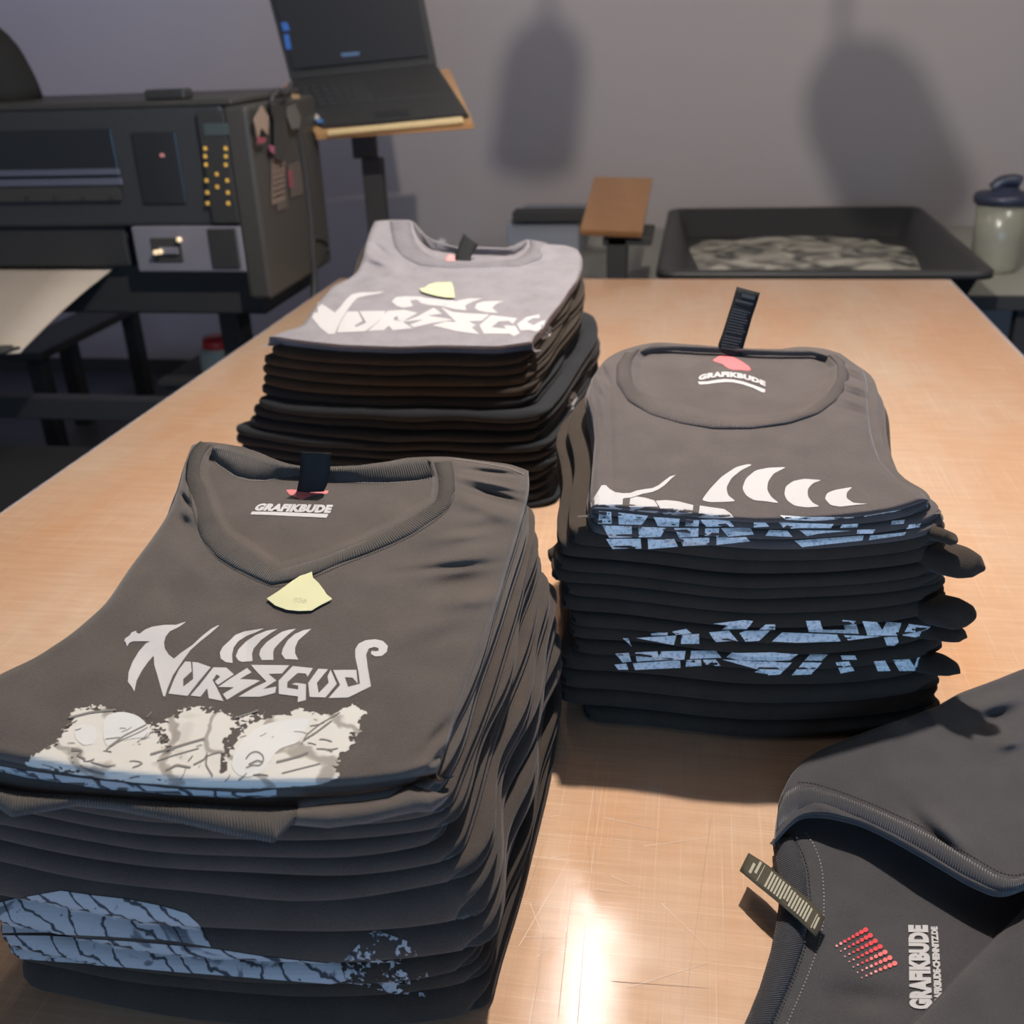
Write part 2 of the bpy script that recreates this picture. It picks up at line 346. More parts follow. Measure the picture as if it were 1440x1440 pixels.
# ------------------------------------------------------------------ folded shirts
def top_sheet(L_, R_, F_, B_, zf, mat, parent, name='front_panel', hole=None, sink=.011, wr=(), t=.020, rr=(.011, .011, .009), seed=1, nu=190, nv=190, namp=.0022, soft=9, inn_=.3):
    """upper panel of a folded shirt; outline curves are given as sight lines and set down on the surface zf"""
    L_ = smooth_line(resample(L_, 60), 2); R_ = smooth_line(resample(R_, 60), 2); F_ = smooth_line(resample(F_, 60), 2); B_ = smooth_line(resample(B_, 60), 2)
    F_[0] = L_[0]; F_[-1] = R_[0]; B_[0] = L_[-1]; B_[-1] = R_[-1]
    s = np.linspace(0, 1, nu); u = s - .11 * np.sin(2 * np.pi * s) / (2 * np.pi) * 1.5
    s = np.linspace(0, 1, nv); v = s - .11 * np.sin(2 * np.pi * s) / (2 * np.pi) * 1.5
    q = np.linspace(0, 1, 60)
    I = lambda A, t_: np.stack([np.interp(t_, q, A[:, 0]), np.interp(t_, q, A[:, 1])], -1)
    lu = I(L_, v)[:, None]; ru = I(R_, v)[:, None]; fu = I(F_, u)[None]; bu = I(B_, u)[None]
    U = u[None, :, None]; V = v[:, None, None]
    px = (1 - U) * lu + U * ru + (1 - V) * fu + V * bu - ((1 - U) * (1 - V) * L_[0] + U * (1 - V) * R_[0] + (1 - U) * V * L_[-1] + U * V * R_[-1])
    X, Y = px[..., 0], px[..., 1]
    p0 = at_fn(X, Y, zf)
    wid = np.linalg.norm(p0[:, -1] - p0[:, 0], axis=-1)[:, None]; ln = np.linalg.norm(p0[-1] - p0[0], axis=-1)[None]
    UU, VV = np.meshgrid(u, v)
    def roll(d, r): d = np.clip(d, 0, r); return r * (1 - np.sqrt(np.clip(1 - ((r - d) / r) ** 2, 0, 1)))
    rs_, rf, rb = rr
    dz = -np.maximum.reduce([roll(UU * wid, rs_), roll((1 - UU) * wid, rs_), roll(VV * ln, rf), roll((1 - VV) * ln, rb)])
    edge = np.clip(np.minimum.reduce([UU * wid, (1 - UU) * wid, VV * ln, (1 - VV) * ln]) / .03, 0, 1)
    dz = dz + namp * edge * noise2(p0[..., 0], p0[..., 1], seed, 26) + namp * .55 * edge * noise2(p0[..., 0], p0[..., 1], seed + 5, 75)
    for (x0, y0, x1, y1, w_, h_) in wr:
        ab = np.array([x1 - x0, y1 - y0], float); Ln = np.linalg.norm(ab)
        a = ((X - x0) * ab[0] + (Y - y0) * ab[1]) / Ln ** 2; c = ((X - x0) * ab[1] - (Y - y0) * ab[0]) / Ln
        dz = dz + h_ * np.exp(-(c / (w_ * 1.5)) ** 2) * np.exp(-((a - .5) / .42) ** 2)
    if hole is not None:
        ins = inside(hole, X, Y); d = seg_dist(hole, X, Y, True)
        dz = dz - np.where(ins, sink * np.clip(d / soft, 0, 1), 0)
    p = at_fn(X, Y, zf, dz)
    n0 = nu * nv; vs = [p.reshape(-1, 3)]
    f = [(j * nu + i, j * nu + i + 1, (j + 1) * nu + i + 1, (j + 1) * nu + i) for j in range(nv - 1) for i in range(nu - 1)]
    loop = [i for i in range(nu)] + [j * nu + nu - 1 for j in range(1, nv)] + [(nv - 1) * nu + i for i in range(nu - 2, -1, -1)] + [j * nu for j in range(nv - 2, 0, -1)]
    bp = p.reshape(-1, 3)[loop]; cen = bp.mean(0)
    tan = np.roll(bp, -3, 0) - np.roll(bp, 3, 0); nrm = np.stack([tan[:, 1], -tan[:, 0], 0 * tan[:, 0]], 1); nrm /= np.linalg.norm(nrm, axis=1)[:, None] + 1e-9
    prev = loop; base = n0; m = len(loop)
    for (dzz, inn) in ((-.25, .0006), (-.6, .003), (-.85, .008), (-1.0, .016), (-1.0, .05)):
        ring = bp - nrm * inn * inn_; ring[:, 2] += (t - rs_) * dzz; vs.append(ring)
        cur = list(range(base, base + m)); f += [(prev[k], cur[k], cur[(k + 1) % m], prev[(k + 1) % m]) for k in range(m)]
        prev = cur; base += m
    o = mesh(name, np.vstack(vs), f, mat, None); P(o, parent)
    # outline on the ground plan for the layers below
    def plan(A): return at_fn(A[:, 0], A[:, 1], zf, -rs_)[:, :2]
    return o, (plan(L_), plan(R_), plan(F_), plan(B_))

def strip(name, A, B, zf, hs, mat, parent, n=120, ex=None, wave=0, close=False, it=1):
    """band lofted between two sight-line polylines, hs = heights over zf from A to B"""
    A = smooth_line(resample(A, n, close), it, close); B = smooth_line(resample(B, n, close), it, close)
    k = len(hs); vs = []; uv = []
    pa = None
    for j, h in enumerate(hs):
        t = j / (k - 1); q = A * (1 - t) + B * t
        e = h if ex is None else h + ex(np.linspace(0, 1, n), t)
        p = at_fn(q[:, 0], q[:, 1], zf, e + wave * np.sin(np.arange(n) * .35) * .5)
        if pa is None:
            arc = np.r_[0, np.cumsum(np.linalg.norm(np.diff(p, axis=0), axis=1))]; pa = 1
        vs.append(p); uv.append(np.stack([arc, np.full(n, t)], 1))
    f = [(j * n + i, (j + 1) * n + i, (j + 1) * n + i + 1, j * n + i + 1) for j in range(k - 1) for i in range(n - 1)]
    if close: f += [(j * n + n - 1, (j + 1) * n + n - 1, (j + 1) * n, j * n) for j in range(k - 1)]
    o = mesh(name, np.vstack(vs), f, mat, None, True, np.vstack(uv)); P(o, parent)
    so = o.modifiers.new('thick', 'SOLIDIFY'); so.thickness = .0016; so.offset = -1
    return o

def layer(plan, zf, f0, f1, zref, offs, mat, parent, i, name='folded_body', n=170, r=None, lob=(1, 2, 1, 2), seed=0, wav=.0022, wob=.004):
    """one folded shirt of a stack: closed body with rounded folds on the front and several folds on the sides"""
    L_, R_, F_, B_ = plan
    q = np.linspace(0, 1, 60); K = 60
    pts = []; uv = []
    for A, fu in ((F_, lambda t: (t, 0)), (R_, lambda t: (1, t)), (B_[::-1], lambda t: (1 - t, 1)), (L_[::-1], lambda t: (0, 1 - t))):
        for k in range(K - 1): pts.append(A[k]); uv.append(fu(k / (K - 1)))
    pts = np.array(pts); uv = np.array(uv)
    a = resample(np.hstack([pts, uv]), n, True)
    a = smooth_line(a, 5, True); pts = a[:, :2]; uv = a[:, 2:]
    tan = np.roll(pts, -2, 0) - np.roll(pts, 2, 0); nr = np.stack([tan[:, 1], -tan[:, 0]], 1); nr /= np.linalg.norm(nr, axis=1)[:, None]
    wF = np.clip(1 - uv[:, 1] * 3, 0, 1); wB = np.clip(uv[:, 1] * 3 - 2, 0, 1)
    wL = 1 - uv[:, 0]; wR = uv[:, 0]
    dL, dR, dF, dB = offs
    pts = pts + np.stack([dL * wL + dR * wR, dF * wF + dB * wB], 1)
    th = (f1 - f0) * zref
    rr_ = (th * .62 if r is None else r)
    s = np.arange(n) / n
    rs = np.random.RandomState(seed * 97 + i * 13 + 5)
    wobble = sum(rs.uniform(.3, 1) * np.sin(2 * np.pi * (rs.randint(2, 11)) * s + rs.uniform(0, 6.28)) for _ in range(5)) / 2.5
    ph = rs.uniform(0, 6.28, 3)
    side = np.clip(np.abs(nr[:, 0]), 0, 1) ** 2
    pts = pts - nr * (rr_ * .8) + nr * (wob * wobble * (.25 + .75 * side))[:, None]
    lobes = lob[0] * (nr[:, 1] < 0) * (1 - side) + lob[2] * (nr[:, 1] >= 0) * (1 - side) + np.where(nr[:, 0] > 0, lob[1], lob[3]) * side
    def wv(x, y, f): return wav * (noise2(x + f * .35, y - f * .2, seed + 3, 16, 5) + .6 * noise2(x, y + f * .5, seed + 9, 40, 5)) * min(1, 6 * f) * (1 - .7 * max(0, f - .85) / .15)
    NP = 15; rings = []
    for k in range(NP):
        phi = math.pi / 2 - math.pi * k / (NP - 1)
        c = math.cos(phi) ** .8 if math.cos(phi) > 1e-6 else 0
        g = np.abs(np.sin(np.pi * np.clip(lobes, 1, 3) * (k / (NP - 1)) + .25 * side * np.sin(6.28 * s * 2 + ph[0])))
        out = rr_ * (c * (1 - .75 * (lobes > 1.3)) + .75 * (lobes > 1.3) * np.minimum(g, c * 1.6))
        xy = pts + nr * out[:, None]
        zb = f0 * zf(xy[:, 0], xy[:, 1]) + wv(xy[:, 0], xy[:, 1], f0); zt = f1 * zf(xy[:, 0], xy[:, 1]) + wv(xy[:, 0], xy[:, 1], f1)
        sft = .5 + .5 * math.sin(phi)
        z = zb + (zt - zb) * (.01 + .98 * sft)
        rings.append(np.column_stack([xy, z]))
    cen = pts.mean(0)
    def cap(fr, f_, eps):
        xy = cen + (pts - cen) * fr
        return np.column_stack([xy, f_ * zf(xy[:, 0], xy[:, 1]) + wv(xy[:, 0], xy[:, 1], f_) + eps])
    dip = .007 if i == 0 else 0
    allr = [cap(.02, f1, -.0006 - dip), cap(.5, f1, -.0006 - dip), cap(.85, f1, -.0004 - dip), cap(.94, f1, -.0004)] + rings + [cap(.9, f0, .0004), cap(.5, f0, .0006), cap(.02, f0, .0006)]
    v = np.vstack(allr); v[:, 2] = np.maximum(v[:, 2], .0012)
    m = len(allr); f = [(j * n + k, (j + 1) * n + k, (j + 1) * n + (k + 1) % n, j * n + (k + 1) % n) for j in range(m - 1) for k in range(n)]
    f.append(tuple(range(n))[::-1]); f.append(tuple((m - 1) * n + k for k in range(n)))
    f = [x[::-1] for x in f]
    o = mesh(name, v, f, mat, None); P(o, parent); return o

def bvh(objs):
    V = []; Fs = []; b = 0
    for o in objs:
        vs = [v.co[:] for v in o.data.vertices]; V += vs
        Fs += [tuple(i + b for i in p.vertices) for p in o.data.polygons]; b += len(vs)
    return BVHTree.FromPolygons(V, Fs)
EYE = Vector((0, 0, H))
def cast(tree, px, py, off):
    d = Vector(ray(px, py)).normalized(); h = tree.ray_cast(EYE, d)
    if h[0] is None: return None
    nrm = h[1] if h[1].dot(d) < 0 else -h[1]
    return h[0] + nrm * off
def decal(name, polys, tree, mat, parent, off=.0005, step=6, cover=None, mapf=None, me_in=None):
    """flat print: closed outlines (even-odd filled) laid onto the cloth surface"""
    if me_in is None:
        cu = bpy.data.curves.new('t', 'CURVE'); cu.dimensions = '2D'; cu.fill_mode = 'BOTH'
        for pl in polys:
            sp = cu.splines.new('POLY'); sp.points.add(len(pl) - 1); sp.use_cyclic_u = True
            for q, (x, y) in zip(sp.points, pl): q.co = (x * .01, -y * .01, 0, 1)
        ob = bpy.data.objects.new('t', cu); C.objects.link(ob); bpy.context.view_layer.update()
        me = ob.to_mesh().copy() if False else bpy.data.meshes.new_from_object(ob.evaluated_get(bpy.context.evaluated_depsgraph_get()))
        bpy.data.objects.remove(ob); bpy.data.curves.remove(cu)
    else: me = me_in
    bm = bmesh.new(); bm.from_mesh(me); bpy.data.meshes.remove(me)
    if mapf:
        xs = [v.co.x for v in bm.verts]; ys = [v.co.y for v in bm.verts]
        for v in bm.verts:
            X, Y = mapf(v.co.x, v.co.y); v.co = (X * .01, -Y * .01, 0)
    bmesh.ops.triangulate(bm, faces=bm.faces[:])
    xs = [v.co.x for v in bm.verts]; ys = [v.co.y for v in bm.verts]
    for ax, lo, hi in ((0, min(xs), max(xs)), (1, min(ys), max(ys))):
        k = lo + step * .01
        while k < hi:
            bmesh.ops.bisect_plane(bm, geom=bm.verts[:] + bm.edges[:] + bm.faces[:], dist=1e-5, plane_co=(k, 0, 0) if ax == 0 else (0, k, 0), plane_no=(1, 0, 0) if ax == 0 else (0, 1, 0))
            k += step * .01
    bmesh.ops.triangulate(bm, faces=bm.faces[:])
    dead = []; cov = {}
    lay = bm.verts.layers.float.new('cover') if cover else None
    for v in bm.verts:
        X, Y = v.co.x * 100, -v.co.y * 100
        if cover: v[lay] = float(cover(X, Y))
        h = cast(tree, X, Y, off)
        if h is None: dead.append(v)
        else: v.co = h
    bmesh.ops.delete(bm, geom=dead, context='VERTS')
    for fc in [fc for fc in bm.faces if fc.calc_area() > 0 and max(e.calc_length() for e in fc.edges) > .035]: bm.faces.remove(fc)
    bm.normal_update()
    for fc in bm.faces:
        if fc.normal.dot(EYE - fc.calc_center_median()) < 0: fc.normal_flip()
    me2 = bpy.data.meshes.new(name); bm.to_mesh(me2); bm.free()
    o = link(name, me2, mat); P(o, parent); return o
def text_mesh(body, bold=.03, shear=0, space=1.0):
    cu = bpy.data.curves.new('t', 'FONT'); cu.body = body; cu.offset = bold; cu.shear = shear; cu.space_character = space; cu.resolution_u = 3
    ob = bpy.data.objects.new('t', cu); C.objects.link(ob); bpy.context.view_layer.update()
    me = bpy.data.meshes.new_from_object(ob.evaluated_get(bpy.context.evaluated_depsgraph_get()))
    bpy.data.objects.remove(ob); bpy.data.curves.remove(cu)
    return me
def text_decal(name, body, quad, tree, mat, parent, bold=.03, bend=0, step=4, space=1.0, off=.0005, clip=None):
    """quad: sight lines of the text box's lower-left, lower-right, upper-right, upper-left"""
    me = text_mesh(body, bold, 0, space)
    xs = [v.co.x for v in me.vertices]; ys = [v.co.y for v in me.vertices]
    x0, x1, y0, y1 = min(xs), max(xs), min(ys), max(ys)
    a, b, c, d = [np.array(q, float) for q in quad]
    def mf(x, y):
        s = (x - x0) / (x1 - x0); t = (y - y0) / (y1 - y0)
        p = (1 - s) * (1 - t) * a + s * (1 - t) * b + s * t * c + (1 - s) * t * d
        return p[0], p[1] - bend * 4 * s * (1 - s)
    return decal(name, None, tree, mat, parent, off, step, None, mf, me)
def line_poly(pl, w):
    pl = np.array(pl, float); t = np.gradient(pl, axis=0); n = np.stack([-t[:, 1], t[:, 0]], 1); n /= np.linalg.norm(n, axis=1)[:, None] + 1e-9
    return [tuple(x) for x in np.vstack([pl + n * w / 2, (pl - n * w / 2)[::-1]])]
def stitches(name, pl, tree, mat, parent, w=1.6, dash=3.2, gap=2.4, off=.0007):
    pl = np.array(pl, float); L = np.r_[0, np.cumsum(np.linalg.norm(np.diff(pl, axis=0), axis=1))]
    v = []; f = []; d = 0
    g = lambda s: np.array([np.interp(s, L, pl[:, 0]), np.interp(s, L, pl[:, 1])])
    while d + dash < L[-1]:
        a = g(d); b = g(d + dash); t = (b - a) / (np.linalg.norm(b - a) + 1e-9); n_ = np.array([-t[1], t[0]]) * w / 2
        c = [cast(tree, *q, off) for q in (a - n_, b - n_, b + n_, a + n_)]
        if all(x is not None for x in c) and max((c[0] - x).length for x in c) < .02:
            k = len(v); v += [x[:] for x in c]; f.append((k, k + 1, k + 2, k + 3))
        d += dash + gap
    o = mesh(name, v, f, mat, None, False); P(o, parent); o['kind'] = 'stuff'; return o
def care_tag(pts_l, pts_r, mat, parent, depth, name='care_tag', lines=None, lmat=None, curl=.0012, n=14, flat=False):
    """satin tag: left and right edge as sight lines from base to tip; depth(t) gives the distance y at the base-to-tip fraction t"""
    A = resample(pts_l, n); B = resample(pts_r, n); v = []; 
    for k in range(n):
        t = k / (n - 1); Y = depth(t)
        g = at_z if flat else at_y; up = np.array([0, 0, 1.]) if flat else np.array([0, -1., 0])
        a = g(A[k][0], A[k][1], Y); b = g(B[k][0], B[k][1], Y); m_ = (a + b) / 2
        v += [a, (a + m_) / 2 + up * curl * .7, m_ + up * curl, (b + m_) / 2 + up * curl * .7, b]
    f = [(k * 5 + j, k * 5 + j + 1, (k + 1) * 5 + j + 1, (k + 1) * 5 + j) for k in range(n - 1) for j in range(4)]
    o = mesh(name, v, f, mat, None); P(o, parent)
    tr = bvh([o]); o.modifiers.new('thick', 'SOLIDIFY').thickness = .0005
    if lines:
        polys = []
        for (t, a0, a1, h) in lines:
            g = lambda s, t_: (1 - s) * np.array([np.interp(t_ * (n - 1), range(n), A[:, 0]), np.interp(t_ * (n - 1), range(n), A[:, 1])]) + s * np.array([np.interp(t_ * (n - 1), range(n), B[:, 0]), np.interp(t_ * (n - 1), range(n), B[:, 1])])
            polys.append([tuple(g(a0, t)), tuple(g(a1, t)), tuple(g(a1, t + h)), tuple(g(a0, t + h))])
        d = decal('tag_text', polys, tr, lmat, None, .0009, 8); d.parent = o
    return o

OUT = {}
# ---------------- right stack
def zR(x, y): return .290 + .145 * (y - .985) - .03 * (x - .08)
RB = [(832, 533), (850, 506), (872, 493), (900, 485), (925, 481), (966, 484), (1010, 487), (1050, 490), (1090, 492), (1125, 487), (1160, 490), (1182, 497)]
RL = [(831, 716), (830, 690), (833, 655), (836, 620), (833, 590), (824, 560), (832, 533)]
RR_ = [(1306, 704), (1292, 687), (1262, 673), (1237, 648), (1226, 615), (1221, 575), (1221, 545), (1216, 522), (1182, 497)]
RF = [(831, 716), (866, 718), (897, 719), (935, 723), (966, 726), (1000, 731), (1035, 734), (1070, 736), (1104, 735), (1150, 733), (1195, 729), (1250, 722), (1280, 714), (1306, 704)]
hole_in = crop(760, 380, 2.182, [(345, 222), (315, 240), (292, 268), (285, 300), (292, 345), (330, 390), (400, 425), (500, 452), (600, 466), (700, 462), (800, 435), (868, 385), (903, 335), (905, 292), (880, 262), (835, 243), (780, 243), (640, 240), (530, 233), (420, 228)])
hole_out = crop(760, 380, 2.182, [(335, 222), (262, 250), (233, 290), (232, 345), (268, 400), (340, 445), (430, 472), (530, 487), (650, 487), (765, 470), (855, 440), (920, 392), (948, 330), (938, 282), (900, 255), (850, 240)])
tR = thing('folded_shirt', 'top dark round-neck t-shirt on the right stack with four white curved shapes', 't-shirt', (.08, 1.2, .27), 'shirts of the right stack')
oR, planR = top_sheet(RL, RR_, RF, RB, zR, MFR, tR, hole=hole_in, sink=.009, t=.022, seed=3, rr=(.010, .016, .008),
    wr=[(1180, 510, 1222, 530, 2.2, .0025), (1180, 522, 1224, 542, 2.0, -.0024), (1180, 535, 1228, 554, 2.4, .003), (1180, 547, 1228, 565, 2.0, -.0026), (1178, 558, 1228, 576, 2.4, .0025), (1182, 572, 1226, 586, 2, -.002), (845, 512, 858, 540, 2.2, -.005), (838, 530, 852, 560, 2.2, .005), (838, 520, 852, 600, 4, .004), (856, 530, 862, 700, 3, -.003), (1170, 600, 1215, 590, 6, .002), (880, 590, 960, 612, 8, .0016), (1000, 560, 1020, 600, 10, -.0015)], namp=.0016)
strip('collar', [hole_in[k] for k in range(1, 15)], [hole_out[k] for k in range(1, 15)], zR, (-.004, .0015, .003, .0030, .0022, .0003), MRIBR, tR)
strip('back_neckband', [hole_in[k] for k in (1, 0, 19, 18, 17, 16, 15, 14)], crop(760, 380, 2.182, [(300, 262), (340, 250), (420, 246), (530, 250), (640, 257), (740, 262), (830, 262), (880, 268)]), zR, (.001, .001, -.002, -.0065), MRIBR, tR)
trR = bvh([oR])
# GRAFIKBUDE neck print
g2 = lambda pts: crop(960, 400, 8.469, pts)
text_decal('neck_print', 'GRAFIKBUDE', g2([(188, 1155), (985, 1225), (985, 1165), (192, 1090)]), trR, MPR, tR, .07, 9, 3, 1.08, .001)
decal('neck_print_bar', [g2([(180, 1160), (290, 1160), (400, 1140), (500, 1130), (600, 1135), (720, 1160), (850, 1205), (985, 1255), (975, 1290), (940, 1285), (840, 1235), (720, 1195), (600, 1168), (500, 1165), (400, 1175), (300, 1190), (200, 1195)])], trR, MPR, tR)
decal('red_mark', [g2([(355, 910), (430, 855), (500, 830), (560, 850), (650, 890), (720, 930), (790, 980), (815, 1020), (770, 1032), (690, 1020), (600, 1020), (540, 1000), (470, 950)])], trR, plain('red_neck_print', (.62, .14, .15), .7), tR)
# chest print
g3 = lambda pts: crop(760, 380, 2.182, pts)
boats = [g3([(494, 707), (520, 672), (555, 635), (600, 605), (635, 596), (652, 597), (615, 615), (585, 640), (570, 668), (575, 692), (600, 710), (560, 712), (520, 713)]),
         g3([(619, 670), (630, 640), (660, 615), (700, 607), (755, 605), (715, 625), (698, 650), (695, 675), (708, 697), (733, 716), (690, 710), (655, 707), (630, 692)]),
         g3([(748, 690), (752, 665), (775, 648), (810, 641), (863, 645), (835, 655), (820, 672), (820, 695), (835, 715), (858, 726), (820, 729), (780, 724), (757, 708)]),
         g3([(872, 702), (880, 684), (905, 675), (958, 666), (940, 682), (938, 700), (960, 715), (1005, 718), (960, 722), (920, 727), (890, 722)])]
for b_ in boats: decal('chest_print', [smooth_line(resample(b_, 110, True), 4, True)], trR, MPR, tR)
g4 = lambda pts: crop(820, 640, 6, pts)
decal('chest_print', [g4([(65, 392), (100, 350), (135, 295), (155, 258), (190, 255), (225, 290), (270, 315), (340, 325), (400, 322), (450, 302), (520, 290), (590, 280), (640, 255), (690, 215), (735, 182), (782, 170), (740, 205), (690, 255), (640, 290), (590, 312), (500, 330), (440, 350), (400, 362), (350, 365), (335, 372), (330, 455), (70, 440)])], trR, MPR, tR)
for q in ([(398, 368), (450, 352), (520, 362), (600, 385), (625, 420), (640, 508), (500, 490), (385, 462)], [(612, 388), (700, 382), (800, 392), (930, 425), (918, 524), (780, 520), (690, 512)], [(985, 428), (1060, 440), (1190, 458), (1240, 492), (1272, 526), (1130, 528), (972, 522)], [(1272+440*0, 500)]*0):
    if q: decal('chest_print', [g4(q)], trR, MPR, tR)
g5 = lambda pts: crop(1060, 640, 5.538, pts)
for q in ([(205, 472), (400, 482), (780, 478), (765, 508), (500, 512), (250, 500)], [(860, 470), (1000, 445), (1145, 422), (1130, 470), (1000, 490), (840, 500)], [(1250, 395), (1352, 368), (1358, 400), (1330, 450), (1215, 480)]):
    decal('chest_print', [g5(q)], trR, MPRD, tR)
tagR = care_tag(crop(960, 400, 8.469, [(480, 820), (410, 750), (480, 560), (545, 350), (600, 180), (645, 25)]), crop(960, 400, 8.469, [(705, 905), (715, 780), (780, 560), (830, 380), (880, 240), (922, 98)]), MTAG, tR, lambda t: 1.385 + .02 * t,
    lines=[(.12 + .042 * k, .12, .82 + .05 * math.sin(k * 2.3), .018) for k in range(5)] + [(.36 + .04 * k, .1, .8 + .08 * math.sin(k * 1.7), .016) for k in range(9)] + [(.80, .1, .85, .03), (.88, .3, .85, .05)], lmat=MTXT)

def pxx(sil, y): return np.interp(y, [q[1] for q in sil], [q[0] for q in sil])
silR = [(1306, 712), (1314, 730), (1316, 745), (1330, 765), (1334, 790), (1334, 850), (1342, 893), (1344, 910), (1326, 920), (1334, 940), (1328, 965), (1325, 1050)]
silL = [(831, 712), (833, 765), (795, 790), (788, 815), (790, 835), (800, 850), (798, 890), (806, 905), (815, 950), (800, 975), (800, 1010), (830, 1040)]
bndR = [712 + 24, 748, 760, 773, 797, 818, 834, 852, 871, 893, 911, 930, 949, 975, 1000, 1024, 1047]
YF = .985
zfr = zR(.08, YF)
def front_z(py, pxm=1080, Y=YF): return float(at_y(pxm, py, Y)[2])
labR = ['second shirt of the right stack, thin fold with pale blue letter pieces', 'third shirt of the right stack, blue letter fragments under the second fold', 'fourth shirt of the right stack, lowest of the upper blue printed folds',
        'plain black shirt directly under the upper blue printed folds of the right stack', 'black shirt whose rounded sleeve fold pokes out farthest right of the right stack', 'black shirt just below the farthest protruding sleeve fold of the right stack',
        'black shirt with thick rounded right end midway down the right stack', 'black shirt above the lower blue printed folds of the right stack', 'upper of the lower printed folds on the right stack, blue letter tops showing',
        'second of the lower printed folds on the right stack, with long blue bars', 'third of the lower printed folds on the right stack', 'lowest blue printed fold on the right stack, above plain black shirts',
        'plain black shirt just under the lowest printed fold of the right stack', 'fourth shirt up from the table in the right stack'.replace('fourth', 'third'), 'second shirt up from the table in the right stack', 'bottom shirt of the right stack, lying on the table']
layR = []
xr0 = float(at_y(1306, 712, YF)[0]); xl0 = float(at_y(831, 712, YF)[0])
for i in range(len(bndR) - 1):
    z1 = front_z(bndR[i]); z0 = max(0, front_z(bndR[i + 1])); ym = (bndR[i] + bndR[i + 1]) / 2
    if i == len(bndR) - 2: z0 = 0
    dR = float(at_y(pxx(silR, ym), ym, YF)[0]) - xr0; dL = float(at_y(pxx(silL, ym), ym, YF)[0]) - xl0
    rs = random.Random(i + 40)
    t_ = thing('folded_shirt', labR[i], 't-shirt', (.08, 1.2, (z0 + z1) / 2), 'shirts of the right stack')
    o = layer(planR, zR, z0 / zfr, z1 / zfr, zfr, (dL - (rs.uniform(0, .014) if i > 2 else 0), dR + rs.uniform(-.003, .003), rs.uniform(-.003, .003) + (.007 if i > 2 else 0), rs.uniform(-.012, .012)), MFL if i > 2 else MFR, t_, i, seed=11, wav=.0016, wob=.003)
    layR.append((t_, o))
def lobe(par, pts, rs, flat=.75):
    q = [at_y(a[0], a[1], a[2]) for a in pts]
    o = tube('sleeve_fold', q, 1.0, MFL, None, n=18, sub=5)
    bpy.data.objects.remove(o)
    m_ = (len(q) - 1) * 5 + 1; rr2 = [float(np.interp(k / (m_ - 1), np.linspace(0, 1, len(rs)), rs)) for k in range(m_)]
    o = tube('sleeve_fold', q, rr2, MF, None, n=18, sub=5) if False else None
    pl_ = [Vector(a) for a in q]; out = []
    for i_ in range(len(pl_) - 1):
        for k in range(5): out.append(pl_[i_].lerp(pl_[i_ + 1], k / 5))
    out.append(pl_[-1]); out = smooth_line(np.array(out), 3)
    o = tube('sleeve_fold', out, rr2, MFL, None, n=18); c = np.mean(q, 0)
    for v_ in o.data.vertices: v_.co.z = c[2] + (v_.co.z - c[2]) * .8 + .0018 * math.sin(v_.co.x * 160 + v_.co.y * 90)
    P(o, par); return o
lobe(layR[4][0], [(1225, 768, 1.12), (1300, 778, 1.06), (1345, 787, 1.03), (1372, 795, 1.02), (1385, 799, 1.015)], [.010, .019, .020, .019, .015, .003])
lobe(layR[4][0], [(1300, 752, 1.06), (1320, 750, 1.03), (1338, 756, 1.02), (1344, 760, 1.01)], [.008, .010, .009, .001])
lobe(layR[3][0], [(850, 745, 1.16), (822, 762, 1.12), (795, 778, 1.10), (778, 786, 1.09), (773, 789, 1.088)], [.012, .018, .019, .015, .003])
lobe(layR[4][0], [(850, 778, 1.14), (815, 792, 1.10), (790, 802, 1.09), (780, 808, 1.085)], [.012, .016, .014, .003])
lobe(layR[6][0], [(1225, 852, 1.12), (1295, 855, 1.06), (1335, 858, 1.02), (1358, 862, 1.01), (1370, 866, 1.0)], [.010, .018, .020, .019, .014, .003])
lobe(layR[8][0], [(1240, 885, 1.08), (1320, 886, 1.04), (1350, 892, 1.02), (1360, 896, 1.015)], [.008, .011, .012, .009, .001])
lobe(layR[11][0], [(1250, 930, 1.09), (1310, 930, 1.04), (1338, 938, 1.02), (1350, 946, 1.01)], [.010, .014, .013, .009, .001])
def fold_print(idx, lays, polys, mat, name='fold_print'):
    tr = bvh([l[1] for l in lays])
    for q in polys: decal(name, [q], tr, mat, lays[idx][0], .0006, 6)
q4 = [[(135, 472), (238, 478), (242, 578), (130, 575)], [(295, 484), (548, 510), (520, 560), (492, 588), (300, 582)], [(595, 520), (815, 536), (808, 606), (630, 600)], [(868, 542), (980, 548), (975, 605), (862, 602)], [(990, 545), (1225, 545), (1275, 600), (1040, 610)]]
q5 = [[(160, 588), (408, 598), (415, 695), (222, 700)], [(465, 602), (700, 612), (655, 688), (470, 690)], [(768, 615), (975, 618), (972, 690), (808, 695)], [(1030, 620), (1148, 620), (1142, 684), (1025, 684)], [(1160, 618), (1410, 615), (1440, 670), (1225, 685)]]
q6 = [[(195, 708), (485, 705), (492, 785), (250, 795)], [(545, 708), (770, 705), (800, 772), (550, 790)], [(812, 702), (1065, 698), (1065, 760), (842, 768)], [(1125, 696), (1375, 688), (1408, 730), (1125, 755)]]
fold_print(0, layR, [g4(q) for q in q4] + [g5(q) for q in ([(0, 520), (80, 515), (120, 555), (0, 560)], [(195, 525), (620, 535), (600, 572), (240, 575)], [(685, 538), (820, 530), (805, 565), (670, 570)], [(1075, 515), (1175, 505), (1165, 535), (1065, 545)])], MPRD)
